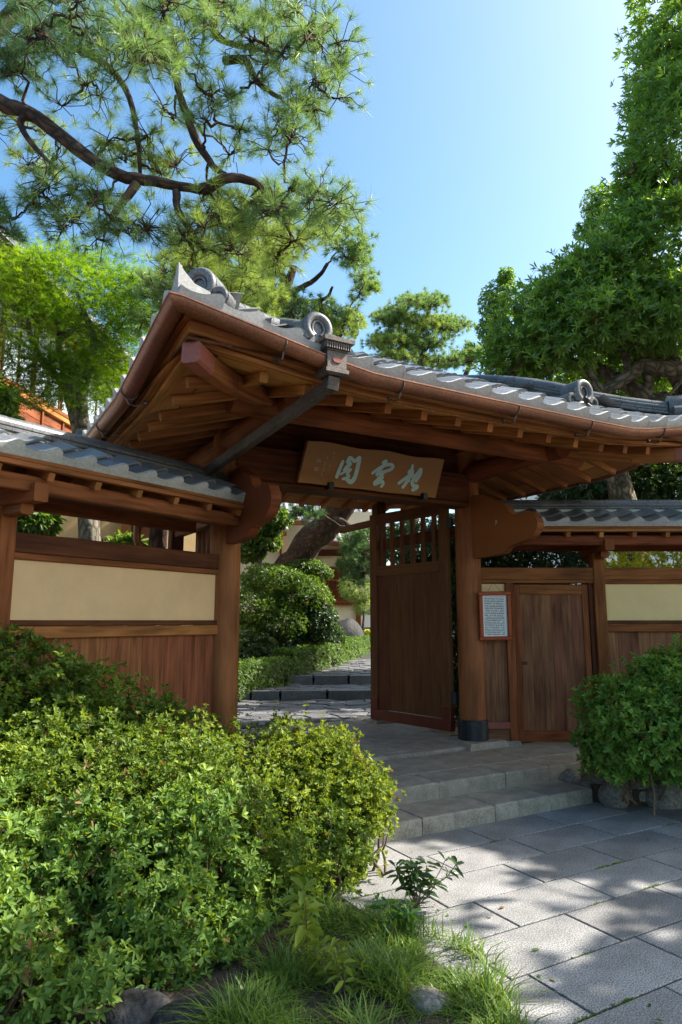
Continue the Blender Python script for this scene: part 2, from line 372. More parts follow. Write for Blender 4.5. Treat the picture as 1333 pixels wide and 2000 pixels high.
# ---- rafters and soffit
DE = .27                                   # rafter end distance behind the eave line
def rafter(p0, p1, w=.056, h=.072): m = MB(); m.beam(p0, p1, w, h, ch=.004); m.build('rafter', M['wood_light'], gate)
xs_r = [XC+.33*k for k in range(-7, 8)]; ys_r = [YP+.33*k for k in range(-6, 7)]
for x in xs_r:
    for s in (-1, 1):
        dmax = min(HB-.03, HA-abs(x-XC)-.03) if abs(x-XC) > 1.5 else HB-.04
        if dmax < DE+.12: continue
        ya, yb = YP+s*(HB-DE), YP+s*(HB-dmax)
        rafter((x, ya, zraf(DE, x, ya)+.036), (x, yb, zraf(dmax, x, yb)+.036))
for y in ys_r:
    for s in (-1, 1):
        dmax = min(1.30, HB-abs(y-YP)-.03)
        if dmax < DE+.12: continue
        xa, xb = XC+s*(HA-DE), XC+s*(HA-dmax)
        rafter((xa, y, zraf(DE, xa, y)+.036), (xb, y, zraf(dmax, xb, y)+.036))
for sx in (-1, 1):
    for sy in (-1, 1):
        pt = lambda d: V(XC+sx*(HA-d), YP+sy*(HB-d), zraf(d, XC+sx*(HA-d), YP+sy*(HB-d))-.008)
        m = MB()
        for a, b in ((.26, .55), (.549, .9), (.899, 1.34)): m.beam(pt(a), pt(b), .115, .138, ch=.014)
        c = m.build('corner_rafter', M['wood_light'], gate)
        m = MB(); m.beam(pt(.13), pt(.275), .122, .143, ch=.016); m.build('painted_end', M['red'], c)
def soff(poly):
    m = MB(); m.plate(poly, (0, 0, .014)); m.build('soffit_board', M['soffit'], gate)
def spt(x, y, d): return V(x, y, zraf(d, x, y)+.074)
for s in (-1, 1):
    for a, b in zip(xs_r[:-1], xs_r[1:]):
        xm = (a+b)/2; dm = HB-.03 if abs(xm-XC) < 1.5 else min(1.3, HA-abs(xm-XC)+.1)
        for d0, d1 in ((.2, .40), (.412, dm)):
            if d1 <= d0+.05: continue
            soff([spt(x, YP+s*(HB-d), d) for x, d in ((a+.003, d0), (b-.003, d0), (b-.003, d1), (a+.003, d1))])
    for a, b in zip(ys_r[:-1], ys_r[1:]):
        ym = (a+b)/2; dm = min(1.35, HB-abs(ym-YP)-.0)
        for d0, d1 in ((.2, .40), (.412, dm)):
            if d1 <= d0+.05: continue
            soff([spt(XC+s*(HA-d), y, d)+V(0, 0, .003) for y, d in ((a+.003, d0), (b-.003, d0), (b-.003, d1), (a+.003, d1))])
# ---- curved eave strips and gutter
def eave_path(d, dz, sides=('L', 'F', 'R'), n=22):
    """points round the eave at inset d; returns path and outward vectors"""
    out = []
    a, b = HA-d, HB-d; cor = {'L': [(-a, b), (-a, -b)], 'F': [(-a, -b), (a, -b)], 'R': [(a, -b), (a, b)], 'B': [(a, b), (-a, b)]}
    nor = {'L': V(-1, 0, 0), 'F': V(0, -1, 0), 'R': V(1, 0, 0), 'B': V(0, 1, 0)}
    for sname in sides:
        (x0, y0), (x1, y1) = cor[sname]; P = []; S = []
        for i in range(n+1):
            t = .5-.5*math.cos(math.pi*i/n)
            x, y = x0+(x1-x0)*t, y0+(y1-y0)*t; X, Y = XC+x, YP+y
            P.append(V(X, Y, dz+lift(X, Y))); sd = nor[sname].copy()
            if i == 0 or i == n: sd = V(math.copysign(1, x), math.copysign(1, y), 0)
            S.append(sd)
        out.append((sname, P, S))
    return out
def strip(name, d, z, w, h, mat):
    for sname, P, S in eave_path(d, z, 'LFRB'):
        m = MB(); c = .006; prof = [(0, 0), (w-c, 0), (w, c), (w, h-c), (w-c, h), (0, h)]
        m.sweep(P, prof, S); m.build(name, mat, gate)
strip('eave_strip', .23, zraf(.23, XC, YP)+.073, .07, .034, M['wood_light'])
strip('eave_strip', .20, zraf(.23, XC, YP)+.108, .09, .078, M['wood_light'])
strip('eave_board', .20, zraf(.23, XC, YP)+.187, .13, .03, M['wood'])
GR = .060
gp = []
for k in range(13): an = math.pi*(1+k/12); gp.append((GR*math.cos(an), GR*math.sin(an)))
gp = [(-GR, .006), (-GR-.004, .012)][::-1]+gp+[(GR+.006, .004), (GR+.006, .012), (GR-.002, .012)]
gp2 = gp+[(a*.93, b*.93+.004) for a, b in gp[::-1]]
for sname, P, S in eave_path(0, 3.225, 'LFR', 30):
    m = MB(); m.sweep(P, gp2, S); g_o = m.build('gutter', M['copper'], gate, True)
    n = 30; L = np.cumsum([0]+[np.linalg.norm(P[i+1]-P[i]) for i in range(n)])
    for q in np.arange(.62, L[-1]-.45, .93):
        i = int(np.searchsorted(L, q)); p = P[i]; sd = {'L': V(-1, 0, 0), 'F': V(0, -1, 0), 'R': V(1, 0, 0)}[sname]
        m = MB(); m.tube([p+sd*(GR+.005)*math.cos(a)+UZ*((GR+.005)*math.sin(a)) for a in np.linspace(0, -math.pi, 9)], .006, 6)
        m.tube([p-UZ*(GR+.004)+sd*.02, p-UZ*(GR+.045)-sd*.0, p-UZ*(GR+.05)-sd*.05, p-UZ*.075-sd*.115], .006, 6)
        m.tube([p-UZ*.075-sd*.10, p-UZ*.075-sd*.125], .018, 8)
        m.build('gutter_hook', M['steel'], g_o)
# hopper and down pipe
hx, hy = 2.085, YP-HB; hz = 3.225+lift(hx, hy)
def ringbox(m, c, lv):
    """stacked rectangular rings -> lofted box; lv [(z, half x, half y)]"""
    R = [[c+V(x*a, y*b, z) for x, y in ((-1, -1), (1, -1), (1, 1), (-1, 1))] for z, a, b in lv]
    vs = sum(R, []); fs = []
    for i in range(len(R)-1): fs += [[i*4+k, i*4+(k+1) % 4, i*4+4+(k+1) % 4, i*4+4+k] for k in range(4)]
    fs += [[3, 2, 1, 0], [len(vs)-4+k for k in range(4)]]; m.add(vs, fs)
c0 = V(hx, hy-.01, hz)
m = MB(); ringbox(m, c0, [(-.105, .062, .062), (-.09, .084, .078), (-.065, .084, .078), (-.06, .070, .068), (.05, .072, .070), (.055, .080, .078), (.062, .080, .078), (.10, .098, .096), (.108, .112, .11), (.135, .114, .112), (.14, .10, .10)])
hop = m.build('rain_hopper', M['bronze'], gate)
m = MB()
for k in range(11):
    x = -.085+.017*k; m.box(c0+V(x-.004, -.098, .062), c0+V(x+.004, -.078, .1), .001)
    m.box(c0+V(-.098, x-.004, .062), c0+V(-.078, x+.004, .1), .001)
m.build('flute', M['bronze'], hop)
m = MB(); pts = [c0+V(.036*math.cos(a), -.0712, -.005+.022*math.sin(a)) for a in np.linspace(0, 2*math.pi, 9)[:-1]]; m.plate(pts, (0, -.004, 0))
m.build('badge', M['copper'], hop)
pe = V(1.97, 5.80, 2.93)
m = MB(); m.beam(c0+V(0, 0, -.10), c0+V(-.005, .02, -.18), .085, .085, up=V(0, 1, 0)); m.beam(c0+V(-.005, -.005, -.15), pe, .066, .088, ch=.008)
m.build('downpipe', M['bronze'], gate)
# ---- tiles
PT = .2655
PROF = [(0, .012), (.10, .004), (.25, 0), (.42, .004), (.56, .014), (.68, .029), (.78, .043), (.86, .050), (.93, .047), (1.0, .030)]
def tilemesh(name, ln=.27, th=.018, drop=0, tilt=.028):
    """pan tile: local x across (0..PT*1.02), y up the slope; front edge raised by tilt"""
    m = MB(); n = len(PROF); w = PT*1.03
    for (u0, h0), (u1, h1) in zip(PROF[:-1], PROF[1:]):
        a, b = u0*w, u1*w
        m.add([(a, 0, h0+tilt), (b, 0, h1+tilt), (b, ln, h1), (a, ln, h0), (a, 0, h0+tilt-th), (b, 0, h1+tilt-th)], [[0, 1, 2, 3], [4, 5, 1, 0]])
    if drop:
        vs = [(u*w, -.004, h+tilt+.002) for u, h in PROF]+[(PROF[-1][0]*w, -.004, -drop), (0, -.004, -drop)]
        m.add(vs, [list(range(len(vs)))]); m.add([(x, .022, z) for x, y, z in vs], [list(range(len(vs)))[::-1]])
        k = len(vs); allv = vs+[(x, .022, z) for x, y, z in vs]; m.add(allv, [[i, (i+1) % k, k+(i+1) % k, k+i] for i in range(k)])
    return m.mesh(name)
TM = tilemesh('roof_tile'); TM.materials.append(M['tile']); TE = tilemesh('eave_tile', .27, .018, .055, .03); TE.materials.append(M['tile']); TE.materials.append(M['tile_face'])
def face_split(me, th):
    for p in me.polygons: p.material_index = 1 if p.normal.y < -.75 or p.center.y < .02 and abs(p.normal.z) < .99 else 0
face_split(TE, 0)
for me_ in (TM, TE): me_.polygons.foreach_set('use_smooth', [True]*len(me_.polygons)); me_.set_sharp_from_angle(angle=math.radians(35))
def place_tile(me, name, parent, o, ax, sl, up, jit=.004):
    """o origin; ax across unit, sl up-slope unit"""
    z = np.cross(ax, sl); z /= np.linalg.norm(z)
    ob = bpy.data.objects.new(name, me); col.objects.link(ob)
    ob.parent = parent; rl = np.array(wloc(parent)) if parent else 0
    J = [random.uniform(-jit, jit) for _ in range(3)]
    Mx = Matrix(((ax[0], sl[0], z[0], o[0]-rl[0]+J[0]*.5), (ax[1], sl[1], z[1], o[1]-rl[1]+J[1]*.5), (ax[2], sl[2], z[2], o[2]-rl[2]+J[2]*.4), (0, 0, 0, 1)))
    ob.matrix_local = Mx @ Matrix.Rotation(J[0]*2, 4, 'X') @ Matrix.Rotation(J[1]*2, 4, 'Z'); return ob
ST = .232; rest = MB(); ntile = 0
def merge_tile(me, o, ax, sl):
    z = np.cross(ax, sl); z /= np.linalg.norm(z); A = np.array([ax, sl, z]).T
    rest.add([A@np.array(v.co)+o for v in me.vertices], [list(p.vertices) for p in me.polygons])
def slope_tiles(side):
    """F,B,L,R slopes"""
    ex = V(1, 0, 0) if side in 'FB' else V(0, 1, 0); half = HA if side in 'FB' else HB; dep = HB if side in 'FB' else 1.25
    inw = {'F': V(0, 1, 0), 'B': V(0, -1, 0), 'L': V(1, 0, 0), 'R': V(-1, 0, 0)}[side]
    ax = ex if side in 'FR' else -ex
    if side == 'L': ax = V(0, -1, 0)
    if side == 'R': ax = V(0, 1, 0)
    c0 = V(XC, YP, 0); n = int(round(2*half/PT)); 
    for r in range(13):
        d = r*ST-.02
        if d > dep-.05: break
        for k in range(n):
            t = -half+PT*k; tm = t+PT/2
            lim = half-d+.02
            if side in 'FB' and d > 1.15: lim = 1.5
            if abs(tm) > lim: continue
            base = c0-inw*((HB if side in 'FB' else HA)-d)+ax*t
            nx = base+ax*PT; up_ = base+inw*.2
            f = lambda p: V(p[0], p[1], zroof(min(max(p[0], XC-HA), XC+HA), min(max(p[1], YP-HB), YP+HB)) if abs(tm) < lim-.25 else 3.27+.60*max(d, 0)-.072*d*d+lift(p[0], p[1])+.5*np.dot(p-base, inw))
            o = f(base); a = f(nx)-o; a /= np.linalg.norm(a); sl = f(up_)-o; sl -= a*np.dot(a, sl); sl /= np.linalg.norm(sl)
            if r == 0: place_tile(TE, 'eave_tile', gate, o, a, sl, UZ, .003)
            elif side in 'F' or (side == 'L' and r < 4): place_tile(TM, 'roof_tile', gate, o, a, sl, UZ)
            else: merge_tile(TM, o, a, sl)
for s_ in 'FLRB': slope_tiles(s_)
rest.build('rear_roof_tiles', M['tile'], gate, kind='stuff')
# under-deck closing the roof
for (pts) in ([(-HA+.1, -HB+.1), (HA-.1, -HB+.1), (1.45, -1.1), (-1.45, -1.1)], [(-HA+.1, HB-.1), (-HA+.1, -HB+.1), (-1.45, -1.1), (-1.45, 1.1)],
              [(HA-.1, -HB+.1), (HA-.1, HB-.1), (1.45, 1.1), (1.45, -1.1)], [(HA-.1, HB-.1), (-HA+.1, HB-.1), (-1.45, 1.1), (1.45, 1.1)]):
    m = MB(); m.plate([V(XC+x, YP+y, zroof(XC+x*.999, YP+y*.999)-.05-lift(XC+x, YP+y)) for x, y in pts], (0, 0, .02)); m.build('roof_deck', M['wood_dark'], gate)
for s in (-1, 1):
    m = MB(); m.plate([V(XC-1.45, YP+s*1.1, 3.78), V(XC+1.45, YP+s*1.1, 3.78), V(XC+1.45, YP, 4.16), V(XC-1.45, YP, 4.16)], (0, 0, .02)); m.build('roof_deck', M['wood_dark'], gate)
    m = MB(); m.plate([V(XC+s*1.46, YP-1.1, 3.78), V(XC+s*1.46, YP+1.1, 3.78), V(XC+s*1.46, YP, 4.16)], (s*.02, 0, 0)); m.build('gable_wall', M['white'], gate)
# ---- ridges: courses of flat tiles with a round cap, ending in ornament tiles
def ridge(root, path, w=.20, courses=3, capr=.075, seg=.29, ch=.032, cap_name='ridge_cap_tile', lay='ridge_tile', under=None):
    path = [np.array(p, float) for p in path]
    L = np.cumsum([0]+[np.linalg.norm(b-a) for a, b in zip(path[:-1], path[1:])])
    def at(s):
        s = min(max(s, 0), L[-1]); i = min(int(np.searchsorted(L, s, 'right'))-1, len(path)-2); t = (s-L[i])/(L[i+1]-L[i]); return path[i]*(1-t)+path[i+1]*t
    for c in range(courses+1):
        s = -(seg*.5 if c % 2 else 0)
        while s < L[-1]-.01:
            a, b = at(max(s, 0)), at(min(s+seg-.004, L[-1])); s += seg
            if np.linalg.norm(b-a) < .03: continue
            m = MB()
            if c < courses:
                ww = w*(1-.07*c); z = UZ*(c*ch+ch/2); m.beam(a+z, b+z, ww+random.uniform(-.005, .005), ch-.004, ch=.006)
                m.build(lay, M['oni'], root)
            else:
                z = UZ*(courses*ch+.0); d = (b-a)/np.linalg.norm(b-a); sd = np.cross(d, UZ); sd /= np.linalg.norm(sd)
                r0 = [a+z+sd*capr*math.cos(t)+UZ*capr*.85*math.sin(t) for t in np.linspace(0, math.pi, 11)]
                r1 = [b+z+sd*capr*.96*math.cos(t)+UZ*capr*.82*math.sin(t) for t in np.linspace(0, math.pi, 11)]
                m.prism(r0, r1); m.build(cap_name, M['oni'], root, True)
def ornament(root, p, face, s=1.0, name='ridge_end_tile'):
    """scrolled end tile: ring boss over two curls; face = outward horizontal unit"""
    face = np.array(face, float); face /= np.linalg.norm(face); sd = V(-face[1], face[0], 0); p = np.array(p, float)
    T = lambda a, d, z: p+sd*a*s+face*d*s+UZ*z*s
    m = MB(); out = []
    for t in np.linspace(-.22*math.pi, 1.22*math.pi, 25): out.append((.128*math.cos(t), .155+.128*math.sin(t)))
    out += [(-.115, .045), (-.06, .0), (.06, .0), (.115, .045)]
    m.prism([T(a, 0, z) for a, z in out], [T(a, -.16, z) for a, z in out])
    o = m.build(name, M['oni'], root, True)
    m = MB(); N = 28
    for k in range(N):                       # raised horseshoe rim
        pass
    m.tube([T(.093*math.cos(t), .005, .160+.093*math.sin(t)) for t in np.linspace(-.33*math.pi, 1.33*math.pi, 26)], .033*s, 10)
    m.tube([T(.050*math.cos(t), .012, .155+.058*math.sin(t)) for t in np.linspace(-.36*math.pi, 1.36*math.pi, 22)], .010*s, 8)
    m.build('rim', M['oni'], o, True)
    for q in (-1, 1):
        m = MB(); pts = []; rad = []
        for t in np.linspace(0, 2.6*math.pi, 30):
            r = .062*(1-t/(3.1*math.pi)); pts.append(T(q*(.150-r*math.cos(t)), .0-.02*t/8, .062+r*math.sin(t))); rad.append(.026*s*(1-t/(4.2*math.pi)))
        m.tube(pts, rad, 9); m.tube([T(q*.150, -.13, .062), T(q*.150, -.01, .062)], .066*s, 16)
        m.tube([T(q*.03, .012, .045), T(q*.08, .012, .02), T(q*.13, .008, .012)], [.018*s, .02*s, .012*s], 8)
        m.build('curl', M['oni'], o, True)
    return o
for sx in (-1, 1):
    xk = XC+sx*1.44
    for sy in (-1, 1):
        P = [V(xk, YP+sy*y, zroof(xk-sx*.02, YP+sy*y)+.035) for y in (1.74, 1.5, 1.2, .9, .6, .3, .05)]
        ridge(gate, P, .2, 4, .078); ornament(gate, P[0]+V(0, -sy*-.02, -.02), V(0, sy, 0), 1.0)
        hp = lambda d: V(XC+sx*(HA-d), YP+sy*(HB-d), zroof(XC+sx*(HA-d), YP+sy*(HB-d))+.05)
        ridge(gate, [hp(d) for d in (.30, .45, .6, .75, .9, 1.05, 1.2)], .19, 3, .07); ornament(gate, hp(.19)+V(0, 0, -.03), V(sx, sy, 0), .92)
        # corner eave piece with its raised horn
        c = V(XC+sx*HA, YP+sy*HB, 3.225+lift(XC+sx*HA, YP+sy*HB))
        m = MB()
        for e in (V(-sx, 0, 0), V(0, -sy, 0)):
            inn = V(0, -sy, 0) if abs(e[0]) else V(-sx, 0, 0)
            c1 = c+e*(.031 if abs(e[1]) else 0.)
            m.plate([c1+UZ*.02, c1+e*.2+UZ*.015, c1+e*.2+UZ*.10, c1+e*.10+UZ*.13, c1+e*.03+UZ*.20, c1+UZ*.245], inn*.03)
        m.build('corner_tile', M['tile_face'], gate)
ridge(gate, [V(x, YP, 4.285) for x in np.linspace(XC-1.55, XC+1.55, 7)], .26, 1, .08)
for sx in (-1, 1): ornament(gate, V(XC+sx*1.56, YP, 4.2), V(sx, 0, 0), .7)
# ---- scroll boards in front of the pillars
SB = [(933, 966), (943.5, 966), (955.5, 973.5), (972, 979), (987, 985.5), (992, 993), (996, 1000.5), (1005, 1005.6), (1014, 1005.6), (1020, 999), (1032, 997.5), (1042, 1002), (1050, 1015.5), (1051, 1026), (1047, 1038), (1040, 1047), (1032, 1053), (1018, 1058), (1002, 1063.5), (993, 1068), (987, 1077), (980, 1082), (958, 1086), (938, 1089)]
sbp = [Wp(x, y, (5.13, 0, 0), V(1, 0, 0)) for x, y in SB]; sbp = [(5.98, sbp[0][2])]+[(p[1], p[2]) for p in sbp]+[(5.98, sbp[-1][2])]
for P in (PL, PR):
    m = MB(); m.plate([V(P[0]-.045, y, z) for y, z in sbp], (.09, 0, 0)); m.build('scroll_board', M['wood'], gate, True)
# ---- doors
def gate_door(h, e, name, fl):
    h = np.array(h, float); e = np.array(e, float); L = np.linalg.norm(e-h); d = (e-h)/L; nrm = V(-d[1], d[0], 0)
    z0, z1 = .385, 2.965; D = thing_part(name, gate)
    def bx(nm, a0, a1, za, zb, th, mat, off=0):
        m = MB(); c = h+d*((a0+a1)/2)+nrm*off
        if (a1-a0) > (zb-za): m.beam(h+d*a0+nrm*off+UZ*((za+zb)/2), h+d*a1+nrm*off+UZ*((za+zb)/2), th, zb-za, ch=.004)
        else: m.beam(c+UZ*za, c+UZ*zb, th, a1-a0, up=d, ch=.004)
        return m.build(nm, mat, D)
    sw = .125
    bx('stile', 0, sw, z0+.27, z1, .066, M['wood_door']); bx('stile', L-sw, L, z0+.27, z1, .066, M['wood_door'])
    for za, zb in ((z1-.13, z1-.001), (2.16, 2.29)): bx('rail', sw+.001, L-sw-.001, za, zb, .062, M['wood_door'])
    k = 5; x0, x1 = sw+.004, L-sw-.004
    for i in range(k):
        bx('plank', x0+(x1-x0)*i/k+.0015, x0+(x1-x0)*(i+1)/k-.0015, z0+.13, 2.16, .03, M['wood_door'])
    for i in range(6):
        xm = x0+(x1-x0)*(i+.5)/6; bx('bar', xm-.027, xm+.027, 2.29, z1-.13, .042, M['wood_door'])
    bx('kick_plate', 0, L, z0, z0+.125, .072, M['kick'])
    for a in (0, L-sw): bx('kick_plate', a, a+sw, z0+.126, z0+.269, .0725, M['kick'])
    for z in (.75, 2.72):
        m = MB(); m.beam(h-d*.02+UZ*(z-.06), h-d*.02+UZ*(z+.06), .05, .085, up=d); m.build('hinge', M['iron'], D)
def thing_part(name, parent):
    o = bpy.data.objects.new(name, None); col.objects.link(o); o.parent = parent; o.location = (0, 0, 0); o.empty_display_size = .1
    return o
gate_door((5.01, 6.19, 0), (4.79, 7.50, 0), 'gate_door', 1)
gate_door((2.40, 6.19, 0), (2.46, 7.51, 0), 'gate_door', 0)
# ---- name board
nb = thing('name_board', (3.73, 5.8, 2.92), 'long wooden name board with pale blue brushed characters above the gate opening', 'sign')
b0, b1 = V(0, 5.83, 2.925), V(0, 5.70, 3.32); bn = np.cross(V(1, 0, 0), b1-b0); bn /= np.linalg.norm(bn)   # bn points to the front
if bn[1] > 0: bn = -bn
bu = (b1-b0)/np.linalg.norm(b1-b0)
ol = []
for k in range(15): ol.append(b0+V(2.885+1.67*k/14, 0, 0)+bu*(.004*math.sin(k*1.3)))
for k in range(15): ol.append(b1+V(4.585-1.66*k/14, 0, 0)+bu*(.010*math.sin(k*1.1+1)))
m = MB(); m.plate([p+bn*.0 for p in ol], -bn*.05)
m.build('board', M['board'], nb)
def brush(m, pts, w, tr, lift_=.006):
    P = [Wp(*tr(*p), b0+bn*.001, bn) for p in pts]
    Q = []
    for i in range(len(P)-1):
        for t in np.linspace(0, 1, 5)[:-1]: Q.append((P[i]*(1-t)+P[i+1]*t))
    Q.append(P[-1])
    for _ in range(2): Q = [Q[0]]+[(Q[i-1]+2*Q[i]+Q[i+1])/4 for i in range(1, len(Q)-1)]+[Q[-1]]
    sc_ = np.linalg.norm(Wp(*tr(pts[0][0]+50, pts[0][1]), b0, bn)-Wp(*tr(*pts[0]), b0, bn))/50
    for i in range(len(Q)):                     # overlapping rounded dabs along the stroke
        r = w/2*sc_*(1 if 0 < i < len(Q)-1 else .85)
        e1 = V(1, 0, 0); lift2 = bn*(lift_+.0004*i/len(Q)+random.random()*.0004)
        if i < len(Q)-1:
            d = Q[i+1]-Q[i]; L = np.linalg.norm(d)
            if L < 1e-6: continue
            d /= L; s_ = np.cross(bn, d); n8 = []
            for a in np.linspace(-math.pi/2, math.pi/2, 6): n8.append(Q[i]-d*r*math.cos(a)*.9-s_*r*math.sin(a)*-1)
            for a in np.linspace(math.pi/2, -math.pi/2, 6): n8.append(Q[i+1]+d*r*math.cos(a)*.9+s_*r*math.sin(a))
            m.add([p+lift2 for p in n8], [list(range(12))])
t1 = lambda x, y: (580+x*.12, 855+y*.12); t2 = lambda x, y: (720+x*.12, 865+y*.12)
CH_ = [
 (t1, [([(745, 385), (690, 520), (645, 635)], 56), ([(862, 318), (832, 372)], 60), ([(865, 318), (905, 352), (935, 388), (1010, 322)], 52),
       ([(1020, 325), (990, 470), (950, 630), (905, 705), (865, 722), (800, 660)], 66), ([(865, 340), (800, 402), (882, 398), (800, 470), (765, 525)], 40),
       ([(880, 420), (840, 470), (790, 505)], 40), ([(868, 505), (790, 545), (712, 592)], 34), ([(880, 515), (800, 592), (862, 622), (790, 655), (745, 668)], 40)]),
 (t2, [([(285, 300), (240, 325)], 62), ([(60, 492), (180, 402), (290, 352), (375, 350), (402, 385), (365, 432), (260, 468), (170, 500)], 48),
       ([(265, 335), (205, 420), (130, 520)], 46), ([(175, 505), (255, 502), (128, 590), (228, 562)], 42), ([(220, 575), (140, 600), (85, 648), (95, 678), (180, 640), (228, 622), (240, 668), (205, 708)], 44)]),
 (t2, [([(715, 365), (705, 430), (640, 482), (720, 462)], 46), ([(700, 470), (640, 545), (560, 602), (490, 655)], 48), ([(722, 512), (655, 565), (610, 650), (556, 718)], 50),
       ([(640, 600), (662, 622)], 36), ([(850, 425), (790, 500), (735, 570), (702, 650), (722, 700), (800, 705), (770, 738), (715, 762)], 52), ([(858, 432), (838, 520), (768, 622)], 46)]),
]
for tr, strokes in CH_:
    m = MB()
    for pts, w_ in strokes: brush(m, pts, w_, tr)
    m.build('brushed_character', M['pale'], nb)
m = MB()
for x, y, s_ in ((610, 245, 26), (595, 315, 26), (495, 325, 22), (465, 410, 24), (445, 455, 18), (450, 510, 18), (425, 540, 14), (405, 595, 26), (535, 455, 18), (530, 520, 18)):
    for k in range(4):
        a, b = random.uniform(-1, 1), random.uniform(-1, 1); brush(m, [(x+a*s_*.6, y-s_*.8+k*s_*.5), (x-a*s_*.6+b*8, y-s_*.8+k*s_*.5+random.uniform(-4, 8))], 6, t1, .002)
m.build('inscription', M['ink'], nb)
m = MB()
for x, y in ((355, 370), (318, 508)):
    for k in range(3): brush(m, [(x-28, y-24+k*24), (x+28, y-24+k*24)], 10, t1, .002); brush(m, [(x-28+k*28, y-26), (x-28+k*28, y+26)], 9, t1, .0025)
m.build('seal_mark', M['ink'], nb)
for x in (3.23, 4.38):
    m = MB(); m.box((x-.025, 5.775, 2.885), (x+.025, 5.86, 2.955)); m.build('support_clip', M['iron'], nb)

